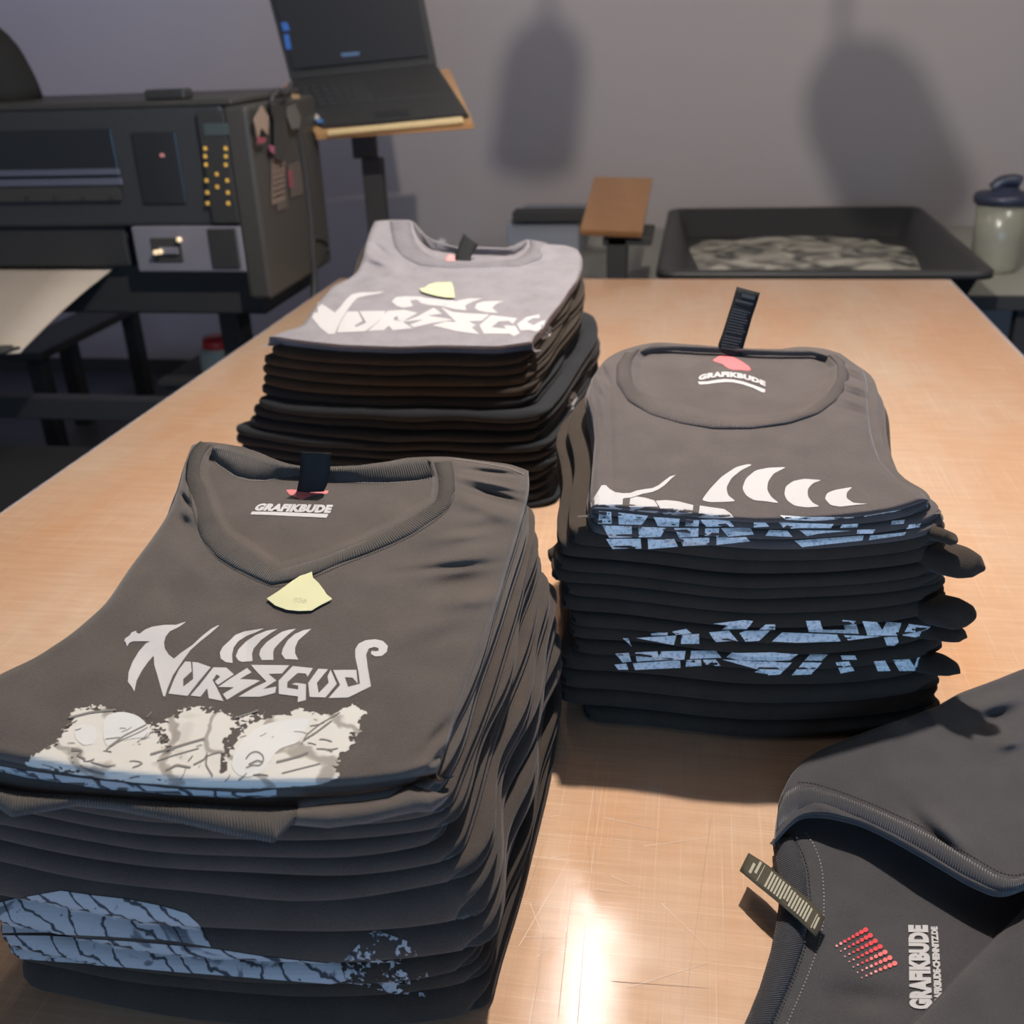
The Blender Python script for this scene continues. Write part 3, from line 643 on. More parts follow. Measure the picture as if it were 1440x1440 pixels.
fold_print(1, layR, [g4(q) for q in q5] + [g5(q) for q in ([(120, 585), (260, 590), (300, 635), (90, 628)], [(355, 588), (755, 590), (500, 612), (415, 630)], [(805, 582), (945, 578), (925, 608), (800, 610)], [(1205, 540), (1300, 530), (1290, 565), (1185, 580)])], MPRD)
fold_print(2, layR, [g4(q) for q in q6] + [g5(q) for q in ([(315, 668), (855, 628), (845, 665), (375, 715)], [(905, 630), (1185, 602), (1170, 625), (895, 662)])], MPRD)
g6 = lambda pts: crop(840, 860, 5.76, pts); g7 = lambda pts: crop(1080, 860, 4.8, pts)
fold_print(8, layR, [g6(q) for q in ([(935, 95), (1190, 68), (1262, 75), (1210, 145), (1010, 148), (1060, 110)], [(1310, 150), (1360, 102), (1440, 100), (1440, 152)], [(605, 160), (720, 140), (765, 175), (640, 185)], [(435, 180), (570, 165), (570, 192), (440, 195)])] +
           [g7(q) for q in ([(255, 62), (350, 60), (370, 125), (520, 125), (500, 55), (590, 62), (612, 150), (275, 140)], [(635, 62), (735, 68), (770, 125), (800, 72), (900, 80), (870, 160), (670, 160)], [(950, 85), (1265, 120), (1230, 155), (1160, 192), (905, 162)])], MPRD)
fold_print(9, layR, [g6(q) for q in ([(315, 212), (640, 195), (620, 268)], [(682, 185), (825, 178), (825, 260), (678, 260)], [(905, 168), (1065, 155), (1140, 238), (960, 248)], [(1150, 175), (1200, 158), (1400, 155), (1310, 235), (1200, 240)], [(205, 212), (250, 215), (278, 288)])] +
           [g7(q) for q in ([(95, 142), (465, 155), (490, 198), (200, 208), (25, 200)], [(510, 158), (760, 165), (540, 192)], [(780, 172), (870, 172), (880, 205), (850, 228), (800, 225)])], MPRD)
fold_print(10, layR, [g6(q) for q in ([(145, 338), (255, 332), (275, 405), (205, 412)], [(308, 330), (485, 322), (500, 362), (520, 322), (715, 320), (705, 385), (320, 405)], [(760, 320), (960, 320), (1005, 375), (750, 382)], [(1045, 370), (1090, 332), (1440, 328), (1440, 400), (1150, 395)])] +
           [g7(q) for q in ([(0, 272), (205, 285), (150, 330), (0, 335)], [(285, 290), (405, 292), (360, 332), (245, 332)], [(490, 298), (585, 298), (600, 325), (500, 325)])], MPRD)
fold_print(11, layR, [g6(q) for q in ([(138, 428), (235, 420), (252, 468), (170, 468)], [(288, 418), (670, 395), (675, 455), (305, 470)], [(722, 390), (840, 388), (845, 440), (715, 448)], [(855, 388), (960, 388), (1000, 438), (875, 432)], [(1010, 388), (1300, 405), (1440, 405), (1440, 515), (1270, 492), (1315, 470)])] +
           [g7(q) for q in ([(0, 340), (160, 345), (80, 425), (0, 430)], [(235, 342), (362, 345), (290, 425), (160, 430)], [(455, 342), (545, 335), (582, 400), (490, 418)], [(712, 335), (790, 328), (825, 400), (740, 402)], [(840, 325), (950, 318), (985, 368), (1010, 308), (1108, 300), (1090, 395), (885, 400)])], MPRD)

# ---------------- left front stack
def zL(x, y): return .266 + .13 * (y - .54) - .04 * (x + .32)
LL = [(-95, 1056), (-70, 1010), (-35, 970), (0, 948), (50, 925), (100, 892), (128, 868), (150, 848), (185, 795), (212, 760), (236, 725), (249, 690), (258, 655), (270, 626)]
LR = [(612, 1088), (622, 1060), (640, 1010), (660, 955), (682, 900), (700, 845), (716, 790), (728, 750), (738, 715), (745, 685), (743, 662)]
LF = [(-95, 1056), (-50, 1062), (0, 1071), (50, 1082), (108, 1092), (160, 1100), (217, 1105), (260, 1108), (303, 1110), (350, 1111), (400, 1111), (450, 1110), (500, 1107), (560, 1099), (612, 1088)]
LB = [(270, 626), (283, 620), (300, 622), (330, 626), (360, 634), (395, 650), (425, 656), (465, 656), (510, 655), (560, 648), (600, 642), (630, 642), (680, 648), (720, 653), (743, 662)]
g8 = lambda pts: crop(240, 600, 3.6, pts)
vin = g8([(215, 95), (180, 140), (157, 200), (157, 250), (185, 300), (215, 380), (250, 480), (310, 550), (400, 610), (480, 665), (548, 715), (640, 690), (750, 660), (870, 615), (980, 570), (1080, 515), (1180, 465), (1290, 402), (1335, 370), (1345, 310), (1345, 250), (1320, 180), (1290, 152), (1200, 157), (1100, 176), (950, 196), (810, 201), (650, 199), (570, 186), (500, 161), (430, 127), (370, 102), (290, 92)])
vout = g8([(150, 72), (105, 115), (85, 170), (75, 260), (88, 340), (118, 470), (160, 580), (230, 660), (330, 720), (430, 768), (508, 800), (600, 785), (730, 750), (860, 692), (1000, 640), (1120, 590), (1240, 532), (1360, 452), (1418, 400), (1440, 330), (1435, 230), (1420, 170), (1395, 152)])
tL = thing('folded_shirt', 'top dark v-neck t-shirt on the left front stack with white winged lettering and artwork', 't-shirt', (-.32, .8, .27), 'shirts of the left front stack')
WRL = [(650, 672, 735, 690, 2.4, .005), (652, 682, 732, 706, 2.2, -.005), (655, 660, 730, 668, 2, -.004), (250, 690, 270, 715, 2.4, -.005), (258, 680, 276, 722, 2.4, .005), (610, 760, 700, 748, 5, .004), (560, 805, 690, 792, 4, -.005), (596, 1085, 640, 1040, 3, -.007),(600, 800, 720, 768, 12, .006), (590, 828, 700, 812, 9, -.006), (620, 850, 705, 838, 8, .006), (560, 790, 640, 770, 12, -.003), (640, 700, 735, 735, 7, .006), (650, 690, 740, 715, 4, -.005), (640, 735, 700, 728, 6, .004),
       (450, 800, 580, 835, 14, .003), (300, 830, 420, 870, 14, -.003), (610, 1075, 650, 1020, 8, .007), (596, 1060, 636, 1010, 6, -.006), (575, 1085, 620, 1068, 7, .005), (230, 760, 300, 830, 10, .0025), (215, 800, 260, 870, 12, -.0025),
       (256, 700, 275, 740, 6, .004), (250, 725, 268, 745, 5, -.004), (560, 900, 690, 860, 12, .003), (130, 900, 240, 930, 16, -.002), (330, 850, 352, 930, 10, -.002), (590, 905, 660, 880, 9, -.003)]
oL, planL = top_sheet(LL, LR, LF, LB, zL, MF, tL, hole=vin, sink=.009, t=.022, seed=5, wr=WRL, rr=(.010, .019, .008), namp=.0018, nu=230, nv=230, soft=7)
strip('collar', vin[:22], vout[:22], zL, (-.003, .002, .0034, .0032, .0024, .0003), MRIB, tL, 200, it=1)
seam_l = g8([(200, 150), (240, 190), (280, 215), (330, 250), (400, 268), (480, 270), (560, 255), (650, 245), (810, 276), (950, 280), (1100, 282), (1240, 272), (1330, 255)])
strip('back_neckband', [vin[0]] + [vin[k] for k in range(32, 21, -1)], seam_l, zL, (.004, .003, -.003, -.0085), MRIB, tL, 140)
trL = bvh([oL])
stitches('seam_stitch', resample([(x, y + 1.5) for x, y in seam_l], 60), trL, MSTITCHL, tL, 1.0, 2.2, 1.8)
stitches('collar_stitch', smooth_line(resample([(x + (3 if k < 10 else -1), y + 4) for k, (x, y) in enumerate(vout[2:20])], 80), 2), trL, MSTITCH, tL, 1.2, 2.4, 1.6)
stitches('shoulder_stitch', [(640, 646), (680, 652), (715, 658), (738, 668)], trL, MSTITCHL, tL, 1.3, 2.6, 1.6)
# winged lettering NORSEGODS
k1 = lambda pts: crop(150, 860, 6.857, pts); k2 = lambda pts: crop(340, 860, 6.545, pts)
LOGO = [k1([(170, 285), (180, 262), (225, 232), (240, 205), (285, 188), (290, 208), (318, 218), (370, 178), (440, 150), (560, 132), (670, 132), (710, 118), (755, 104), (762, 108), (700, 152), (610, 195), (570, 245), (555, 300), (562, 360), (600, 420), (650, 458), (720, 400), (830, 325), (920, 240), (1010, 170), (1075, 135), (1085, 140), (1000, 215), (900, 295), (810, 375), (740, 470), (690, 545), (640, 620), (590, 740), (562, 825), (545, 815), (490, 620), (460, 520), (455, 430), (400, 490), (340, 575), (290, 670), (268, 775), (235, 720), (205, 680), (212, 590), (250, 490), (310, 390), (380, 310), (420, 292), (350, 290), (260, 290), (220, 305), (197, 340), (185, 300)]),
        k1([(758, 485), (812, 488), (822, 580), (740, 655), (740, 728), (835, 655), (828, 490), (880, 495), (1005, 540), (880, 690), (780, 818), (598, 795), (650, 660), (700, 560)]),
        k1([(1030, 542), (1155, 545), (1228, 610), (1075, 712), (1045, 680), (1095, 632), (1062, 610), (1022, 665), (1050, 715), (1128, 868), (985, 840), (970, 745), (905, 825), (808, 815), (900, 710)]),
        k1([(1355, 548), (1398, 590), (1285, 655), (1440, 662), (1480, 672), (1300, 770), (1160, 855), (1120, 800), (1230, 735), (1075, 732), (1200, 645)]),
        k2([(85, 495), (438, 498), (370, 575), (245, 578), (320, 638), (195, 718), (318, 695), (308, 752), (170, 788), (-30, 788), (120, 700), (230, 648), (150, 570)]),
        k2([(470, 505), (655, 525), (605, 605), (590, 575), (515, 570), (420, 655), (418, 705), (520, 722), (520, 685), (460, 672), (500, 660), (592, 672), (590, 818), (515, 838), (520, 785), (342, 762), (340, 640)]),
        k2([(705, 530), (795, 535), (692, 660), (708, 755), (800, 660), (790, 600), (818, 540), (875, 670), (770, 795), (625, 790), (612, 660)]),
        k2([(842, 542), (1055, 540), (1068, 665), (1020, 612), (948, 608), (980, 698), (1088, 668), (1075, 560), (1045, 420), (1045, 350), (1075, 300), (1140, 268), (1230, 258), (1300, 275), (1345, 320), (1335, 375), (1290, 412), (1230, 418), (1190, 395), (1195, 365), (1230, 370), (1262, 365), (1258, 340), (1220, 330), (1170, 345), (1145, 400), (1160, 520), (1190, 692), (980, 795), (800, 800), (905, 680)])]
for q in LOGO: decal('chest_print', [q], trL, MPR, tL, .0005, 8)
for q in (k1([(1440, 178), (1520, 165), (1440, 205), (1350, 240), (1270, 290), (1225, 350), (1210, 420), (1215, 500), (1150, 492), (1100, 455), (1092, 400), (1120, 345), (1180, 290), (1240, 230), (1330, 195)]),
          k2([(330, 163), (270, 200), (180, 265), (110, 345), (95, 390), (100, 460), (0, 468), (-30, 455), (-55, 415), (-30, 350), (40, 280), (130, 220), (230, 180)]),
          k2([(498, 163), (430, 215), (350, 290), (300, 345), (290, 380), (292, 450), (185, 450), (162, 400), (175, 350), (230, 285), (300, 235), (370, 190), (440, 170)]),
          k2([(640, 163), (590, 210), (520, 270), (492, 335), (492, 390), (520, 445), (400, 442), (368, 395), (378, 345), (425, 265), (490, 210), (570, 175)])):
    decal('chest_print', [q], trL, MPR, tL, .0005, 8)
# painted artwork with ragged border
g9 = lambda pts: crop(0, 960, 2.571, pts)
AR = g9([(60, 285), (130, 250), (190, 210), (235, 150), (260, 100), (330, 75), (430, 75), (520, 100), (560, 150), (600, 130), (640, 95), (720, 70), (800, 95), (850, 120), (940, 98), (1000, 88), (1120, 95), (1200, 92), (1290, 70), (1335, 105), (1310, 180), (1280, 240), (1240, 290), (1225, 345), (1160, 366), (1100, 372), (1000, 378), (900, 384), (800, 384), (600, 376), (450, 362), (300, 345), (180, 328), (90, 315), (30, 300)])
ARC = [x for x in g9([(905, 100), (850, 150), (810, 210), (795, 270), (800, 330), (812, 330), (830, 260), (870, 190), (930, 140), (1040, 115), (1120, 105), (1060, 92), (980, 92)])]
GAPS = [(q[0], q[1], 11) for q in g9([(560, 140), (575, 165), (590, 190), (598, 215), (605, 235), (640, 120), (680, 88), (740, 82), (500, 95), (420, 88), (350, 85), (820, 105), (240, 160), (170, 225), (1280, 200), (1250, 260)])]
def cov(X, Y):
    d = float(seg_dist(AR, X, Y, True)); c = d / 17 if inside(AR, np.array(X), np.array(Y)) else 0
    if Y > 1088: c = max(c, .9 if d > 1 else .3)
    if inside(ARC, np.array(X), np.array(Y)): c = min(c, .17)
    for (gx, gy, gr) in GAPS:
        c = min(c, .22 + max(0, math.hypot(X - gx, Y - gy) / gr - .5))
    return min(1, .12 + c)
decal('artwork_print', [AR], trL, MART, tL, .0005, 5, cov)
MARTL = plain('artwork_ink_line', (.17, .155, .14), .8)
MARTP = plain('artwork_pale_area', (.56, .55, .53), .8)
for q in ([(270, 165), (300, 150), (340, 155), (352, 190), (340, 225), (300, 230), (270, 200)], [(380, 120), (440, 105), (500, 120), (540, 160), (555, 205), (500, 200), (430, 215), (390, 245), (370, 190)], [(860, 340), (830, 310), (850, 250), (890, 190), (960, 150), (1040, 135), (1130, 125), (1100, 180), (1090, 220), (1000, 240), (960, 320), (900, 350)]):
    decal('artwork_area', [smooth_line(resample(g9(q), 40, True), 3, True)], trL, MARTP, tL, .0008, 7)
lines = [[(385, 245), (430, 215), (500, 185), (535, 165)], [(395, 235), (450, 195), (530, 155)], [(545, 262), (620, 240), (680, 222), (740, 205)], [(570, 285), (640, 262), (720, 240)], [(890, 280), (900, 262), (925, 250), (950, 262), (955, 285), (940, 305), (915, 300), (890, 312)], [(900, 300), (930, 285), (948, 290)],
         [(1090, 225), (1110, 190), (1160, 150), (1230, 110)], [(1100, 210), (1140, 185), (1200, 140)], [(1000, 290), (1060, 275), (1115, 255)], [(1020, 330), (1100, 310), (1160, 295)], [(290, 300), (330, 320), (380, 330)], [(260, 240), (300, 250), (280, 265), (310, 280)], [(330, 290), (390, 305), (420, 300)], [(700, 300), (740, 280), (750, 260), (745, 300), (770, 340)],
         [(250, 130), (330, 110), (420, 100)], [(240, 160), (280, 140)], [(850, 130), (900, 115), (935, 102)], [(600, 320), (640, 300), (690, 310)]]
rl_ = random.Random(12)
for _ in range(46):
    cx_, cy_ = rl_.uniform(120, 1240), rl_.uniform(120, 360)
    if not inside(AR, *[np.array(q_) for q_ in g9([(cx_, cy_)])[0]]): continue
    an = -.45 + .5 * math.sin(cx_ / 150) + rl_.uniform(-.3, .3); ln_ = rl_.uniform(12, 60); bd = rl_.uniform(-.5, .5)
    lines.append([(cx_ + ln_ * t_ * math.cos(an + bd * t_), cy_ + ln_ * t_ * math.sin(an + bd * t_) * .7) for t_ in (0, .33, .66, 1)])
vv = [line_poly(smooth_line(resample(g9(q), 24), 2), (1.5 + .7 * ((k * 7) % 3)) * (1 if k < 18 else .55)) for k, q in enumerate(lines)]
for q in vv: decal('artwork_line', [q], trL, MARTL, tL, .0010, 9)
g10 = lambda pts: crop(340, 620, 9, pts)
text_decal('neck_print', 'GRAFIKBUDE', g10([(140, 892), (1120, 925), (1160, 818), (215, 800)]), trL, MPR, tL, .07, 0, 3, 1.08, .001)
decal('neck_print_bar', [g10([(110, 935), (130, 898), (400, 902), (700, 912), (1000, 925), (1100, 930), (1070, 980), (900, 968), (600, 955), (350, 942)])], trL, MPR, tL)
decal('red_mark', [g10([(560, 625), (640, 618), (800, 640), (1100, 632), (1085, 672), (900, 690), (760, 750), (680, 720), (600, 680)])], trL, plain('red_neck_mark', (.55, .16, .16), .7), tL)
care_tag(g10([(690, 650), (715, 540), (738, 400), (735, 250), (735, 135)]), g10([(1040, 640), (1085, 540), (1118, 400), (1122, 250), (1135, 150)]), MTAG, tL, lambda t: float(at_fn(np.array(440.), np.array(690.), zL, -.006)[1]) + .004 * t)
# torn yellow note
def note(name, label, pts, tree, off, txt=None, lift=None):
    t = thing(name, label, 'note', tuple(cast(tree, *np.mean(pts, 0), 0)), None)
    o = decal('paper', [pts], tree, MNOTE, t, off, 5)
    if lift:
        for v in o.data.vertices:
            h = lift(v.co); v.co.z += h
    sm = o.modifiers.new('thick', 'SOLIDIFY'); sm.thickness = .0004; sm.offset = 1
    return t, o
nt, no = note('sticky_note', 'torn pale yellow paper note under the neckline of the v-neck shirt', g8([(490, 880), (545, 845), (620, 790), (700, 738), (718, 745), (722, 775), (750, 800), (780, 840), (790, 858), (820, 882), (800, 895), (760, 915), (715, 942), (650, 944), (590, 938), (530, 915)]), trL, .0022)
trn = bvh([no])
for q in ([(622, 885), (628, 872), (640, 868), (636, 880), (630, 893)], [(642, 880), (652, 870), (664, 872), (660, 884), (648, 892), (642, 885)], [(664, 886), (676, 878), (688, 882), (680, 892), (664, 893)]):
    decal('pencil_mark', [line_poly(resample(g8(q), 14), .8)], trn, MPENCIL, nt, .0006, 6)

YL = .545; zfl = zL(-.32, YL)
bndL = [1108, 1126, 1152, 1172, 1192, 1212, 1234, 1260, 1312, 1352, 1378, 1400, 1424]
labL = ['second shirt of the left front stack, thin fold with bluish artwork along its front', 'third shirt of the left front stack, ribbed collar hanging over its front', 'fourth shirt of the left front stack, hidden in shadow under the hanging ribbed collar', 'fifth shirt down the left front stack, plain black front fold', 'sixth shirt down the left front stack, plain black front fold', 'seventh shirt down the left front stack, plain black front fold', 'eighth shirt of the left front stack, just over the engraved blue-grey artwork fold',
        'upper of two folds with engraved blue-grey artwork, foot of left front stack', 'lower of two folds with engraved blue-grey artwork, foot of left front stack', 'plain black shirt right below the engraved artwork folds of the left front stack', 'shirt one above the table in the left front stack', 'bottom shirt of the left front stack, lying on the table']
layL = []
for i in range(12):
    z1 = front_z(bndL[i], 330, YL); z0 = max(0, front_z(bndL[i + 1], 330, YL))
    if i == 11: z0 = 0
    f = 1 - (z0 + z1) / 2 / zfl; rs = random.Random(i + 90)
    t_ = thing('folded_shirt', labL[i], 't-shirt', (-.32, .8, (z0 + z1) / 2), 'shirts of the left front stack')
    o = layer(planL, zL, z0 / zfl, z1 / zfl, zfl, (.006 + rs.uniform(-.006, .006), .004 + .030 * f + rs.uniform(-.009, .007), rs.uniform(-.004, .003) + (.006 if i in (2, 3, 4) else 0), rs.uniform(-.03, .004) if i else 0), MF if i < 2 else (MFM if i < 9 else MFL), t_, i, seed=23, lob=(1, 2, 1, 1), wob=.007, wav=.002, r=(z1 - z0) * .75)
    layL.append((t_, o))
# ribbed collar hanging from the third shirt
gA = lambda pts: crop(0, 1000, 1.846, pts)
def zc(x, y): return .236 + .0 * x + .14 * (y - .54)
strip('collar', gA([(-60, 190), (0, 196), (60, 206), (200, 212), (400, 226), (600, 240), (720, 245), (775, 248)]), gA([(-60, 230), (0, 255), (30, 276), (100, 264), (200, 247), (300, 258), (450, 287), (600, 322), (712, 343), (765, 285)]), lambda x, y: .247 + 0 * x, (-.006, .001, .002, .0, -.005), MRIB, layL[1][0], 160)
strip('hanging_edge', gA([(775, 250), (850, 240), (950, 232), (1010, 222), (1060, 188), (1110, 205), (1150, 215), (1165, 212)]), gA([(765, 296), (850, 304), (950, 292), (1030, 272), (1080, 262), (1120, 262), (1150, 240), (1168, 216)]), lambda x, y: .252 + 0 * x, (-.006, .002, .003, .0, -.006), MF, layL[1][0], 100)
trA = bvh([o_ for _, o_ in layL])
decal('fold_print', [g9([(0, 300), (100, 318), (300, 345), (600, 380), (900, 398), (1000, 385), (1000, 415), (860, 420), (600, 405), (300, 372), (100, 345), (0, 322)])], trA, MARTB, layL[0][0], .0007, 6, lambda X, Y: 1)
gB = lambda pts: crop(0, 1230, 2.3226, pts)
decal('fold_print', [gB([(-60, 100), (0, 92), (90, 70), (200, 52), (290, 65), (420, 80), (520, 100), (610, 125), (650, 160), (690, 235), (560, 215), (340, 200), (150, 190), (-60, 190)])], trA, MARTB, layL[7][0], .0007, 6, lambda X, Y: 1)
def cvb(X, Y): return 1 if X < 460 else max(.25, 1 - (X - 460) / 160)
decal('fold_print', [gB([(-60, 196), (150, 200), (400, 215), (690, 240), (760, 250), (860, 265), (1000, 280), (1110, 290), (1130, 345), (1080, 355), (880, 340), (600, 318), (400, 300), (150, 280), (-60, 262)])], trA, MARTB, layL[8][0], .0007, 6, lambda X, Y: 1)
decal('fold_print', [gB([(1110, 290), (1220, 180), (1340, 220), (1400, 330), (1390, 400), (1280, 385), (1135, 350)])], trA, MARTB, layL[9][0], .0007, 6, lambda X, Y: .42)

# ---------------- back stack
def zB(x, y): return .302 + .17 * (y - 1.62) - .10 * (x + .45) * np.clip((y - 1.62) / .45, -.2, 1.3)
gC = lambda pts: crop(340, 280, 2.769, pts)
BL = [(378, 474), (400, 466), (425, 458), (437, 440), (450, 422), (468, 402), (490, 392), (503, 382), (510, 362), (515, 340), (521, 322), (527, 311)]
BR = [(748, 484), (752, 475), (765, 462), (775, 446), (790, 428), (800, 412), (812, 396), (819, 378), (819, 362), (812, 350), (795, 345)]
BF = [(378, 474), (395, 478), (430, 483), (480, 488), (530, 490), (560, 491), (610, 489), (650, 490), (700, 491), (748, 484)]
BB = [(527, 311), (545, 309), (565, 309), (580, 309), (592, 324), (606, 338), (625, 345), (645, 348), (680, 350), (705, 351), (722, 345), (742, 336), (765, 343), (795, 345)]
tB = thing('folded_shirt', 'top grey round-neck t-shirt on the far stack with big white lettering', 't-shirt', (-.45, 1.85, .3), 'shirts of the far stack')
bin_ = gC([(665, 85), (670, 125), (685, 165), (710, 195), (760, 228), (830, 240), (950, 240), (1060, 232), (1100, 205), (1112, 180), (1110, 155), (1080, 168), (1040, 190), (940, 186), (830, 184), (740, 156), (700, 130)])
bout = gC([(575, 85), (582, 130), (595, 185), (625, 225), (690, 258), (800, 270), (950, 270), (1080, 262), (1160, 235), (1195, 200), (1190, 170)])
oB, planB = top_sheet(BL, BR, BF, BB, zB, MG, tB, hole=bin_, sink=.010, t=.024, rr=(.010, .018, .008), seed=8, wr=[(500, 345, 560, 385, 5, .006), (520, 340, 550, 362, 3, -.005), (505, 372, 560, 378, 4, -.005), (745, 350, 780, 352, 5, .004), (640, 375, 720, 377, 5, .0012)], soft=5, namp=.0016)
strip('collar', bin_[:11], bout, zB, (-.004, .003, .005, .004, .002, .0003), MRIBG, tB)
strip('back_neckband', [bin_[0]] + bin_[:9:-1], gC([(700, 170), (740, 195), (800, 205), (900, 212), (1000, 215), (1060, 212), (1095, 195)]), zB, (.004, .003, -.003, -.008), MRIBG, tB)
trB = bvh([oB])
b1 = lambda pts: crop(400, 280, 6, pts); b2 = lambda pts: crop(600, 280, 5.538, pts)
for q in (b1([(290, 868), (425, 960), (470, 915), (520, 850), (570, 805), (640, 790), (740, 788), (845, 780), (800, 800), (700, 815), (620, 835), (580, 870), (530, 940), (480, 1020), (450, 1080), (425, 1140), (370, 1140), (300, 1085), (210, 970), (250, 915)]),
          b1([(530, 950), (620, 950), (660, 1030), (590, 1070), (605, 1082), (690, 1045), (635, 948), (855, 945), (840, 990), (760, 1060), (680, 1118), (445, 1128), (470, 1050)]),
          b1([(870, 945), (1010, 935), (1125, 962), (1040, 1010), (1000, 1040), (920, 1020), (930, 995), (960, 992), (955, 1020), (1085, 1092), (915, 1108), (880, 1070), (840, 1108), (705, 1115), (800, 1030)]),
          b1([(1125, 990), (1260, 918), (1330, 970), (1210, 985), (1430, 1020), (1240, 1050), (1095, 1085), (1058, 1062), (1170, 1020), (990, 1042)]),
          b2([(108, 840), (200, 880), (300, 890), (490, 900), (430, 950), (330, 955), (385, 985), (350, 1000), (410, 1055), (230, 1030), (45, 985), (150, 955), (230, 960)]),
          b2([(500, 905), (705, 930), (670, 975), (640, 950), (560, 955), (505, 1000), (620, 1012), (600, 985), (690, 990), (725, 1045), (680, 1072), (645, 1050), (445, 1050), (412, 985)]),
          b2([(705, 975), (780, 920), (880, 900), (880, 930), (830, 930), (780, 958), (830, 985), (885, 955), (925, 945), (890, 1042), (800, 1020), (730, 1025)]),
          b1([(905, 865), (940, 830), (1020, 822), (1150, 825), (1200, 838), (1300, 845), (1380, 855), (1440, 860), (1440, 890), (1300, 888), (1200, 892), (1150, 880), (1120, 850), (1060, 858), (1085, 905), (1000, 920), (940, 900)]),
          b2([(0, 800), (80, 800), (140, 825), (200, 815), (250, 790), (330, 775), (440, 775), (360, 800), (300, 830), (310, 868), (220, 860), (130, 838), (0, 825)]),
          b2([(375, 850), (390, 815), (440, 800), (600, 795), (540, 820), (510, 850), (555, 890), (470, 885), (400, 870)])):
    decal('chest_print', [q], trB, MPR, tB, .0006, 6)
care_tag([(641, 368), (640, 357), (652, 328)], [(662, 369), (662, 362), (673, 344)], MTAG, tB, lambda t: float(at_fn(np.array(655.), np.array(369.), zB, -.006)[1]) - .01 + .03 * t, curl=.002)
care_tag([(626, 367), (628, 361), (632, 357)], [(641, 368), (641, 363), (640, 360)], MPINK, tB, lambda t: float(at_fn(np.array(655.), np.array(369.), zB, -.006)[1]) - .015 + .03 * t, 'red_tag', curl=.001)
lifted = lambda co: .0
note('sticky_note', 'pale yellow paper note above the white lettering of the grey shirt', b1([(1140, 772), (1180, 768), (1220, 740), (1280, 722), (1410, 720), (1425, 760), (1438, 850), (1360, 848), (1270, 832), (1160, 800)]), trB, .004)

YBk = 1.62; zfb = .302
bndB = [490, 503, 517, 531, 546, 561, 577, 592, 606, 620, 634, 648, 662, 676, 690, 706]
silBL = [(378, 474), (378, 486), (366, 500), (362, 512), (362, 522), (360, 533), (352, 545), (358, 556), (350, 566), (350, 578), (336, 590), (334, 600), (312, 612), (311, 622), (312, 706)]
silBR = [(748, 484), (745, 520), (748, 560), (790, 566), (792, 585), (785, 600), (790, 625), (788, 640), (790, 700)]
ordn = ['second', 'third', 'fourth', 'fifth', 'sixth', 'seventh', 'eighth', 'ninth', 'tenth', 'eleventh', 'twelfth', 'thirteenth', 'fourteenth', 'fifteenth', 'sixteenth']
layB = []
xl0 = float(at_y(378, 474, YBk)[0]); xr0 = float(at_y(748, 484, YBk)[0])
for i in range(15):
    z1 = front_z(bndB[i], 560, YBk); z0 = max(0, front_z(bndB[i + 1], 560, YBk))
    if i == 14: z0 = 0
    ym = (bndB[i] + bndB[i + 1]) / 2; rs = random.Random(i + 60)
    dL = float(at_y(pxx(silBL, ym), ym, YBk)[0]) - xl0; dR = float(at_y(pxx(silBR, ym), ym, YBk)[0]) - xr0
    t_ = thing('folded_shirt', f'{ordn[i]} shirt from the top of the far stack, black front fold' if i < 14 else 'bottom shirt of the far stack, lying on the table', 't-shirt', (-.45, 1.85, (z0 + z1) / 2), 'shirts of the far stack')
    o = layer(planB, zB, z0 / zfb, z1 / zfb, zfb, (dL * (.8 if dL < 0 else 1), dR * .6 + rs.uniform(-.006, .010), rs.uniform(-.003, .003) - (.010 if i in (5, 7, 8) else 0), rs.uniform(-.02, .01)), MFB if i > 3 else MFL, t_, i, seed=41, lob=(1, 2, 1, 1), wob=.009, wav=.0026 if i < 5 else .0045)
    layB.append((t_, o))
tr = bvh([l[1] for l in layB])
for k, q in enumerate(([(876, 1090), (900, 1030), (950, 980), (985, 1010), (960, 1070), (900, 1100)],)):
    decal('side_print', [b2(q)], tr, MPR, layB[0][0], .0008, 4)
for q, i in (([(797, 573), (803, 552), (808, 551), (812, 560), (806, 570)], 3), ([(812, 605), (818, 598), (822, 600), (818, 612), (812, 612)], 6), ([(799, 625), (806, 615), (812, 620), (808, 632), (800, 633)], 7), ([(803, 577), (806, 573), (809, 577), (806, 581)], 4)):
    decal('side_print', [q], tr, MPR, layB[i][0], .0008, 4)

# ---------------- unfolded shirt in the right foreground
tO = thing('open_shirt', 'loose black t-shirt lying open at the right front, red dotted mark inside the neck', 't-shirt', (.3, .7, .01))
gD = lambda pts: crop(940, 940, 2.88, pts)
zO = lambda x, y: .016 + 0 * x
OLf = [(960, 1600), (1000, 1520), (1050, 1440), (1070, 1390), (1085, 1340), (1094, 1290), (1096, 1240), (1089, 1205), (1088, 1180), (1092, 1150), (1097, 1120)]
OTp = [(1097, 1120), (1108, 1092), (1125, 1072), (1150, 1056), (1220, 1030), (1320, 992), (1345, 976), (1390, 960), (1440, 940), (1560, 905), (1640, 890)]
oO, _ = top_sheet(OLf, [(1640, 1600), (1640, 1300), (1640, 890)], [(960, 1600), (1300, 1600), (1640, 1600)], OTp, zO, MNAVY, tO, 'back_panel', inn_=.3, t=.016, rr=(.006, .006, .006), seed=14, namp=.002,
                  wr=[(1175, 1290, 1210, 1240, 22, .004), (1140, 1400, 1300, 1412, 14, -.006), (1160, 1440, 1260, 1430, 14, .003), (1190, 1230, 1260, 1300, 18, -.003), (1360, 990, 1440, 965, 8, .005), (1350, 1010, 1440, 990, 7, -.005), (1260, 1290, 1330, 1330, 16, -.002)])
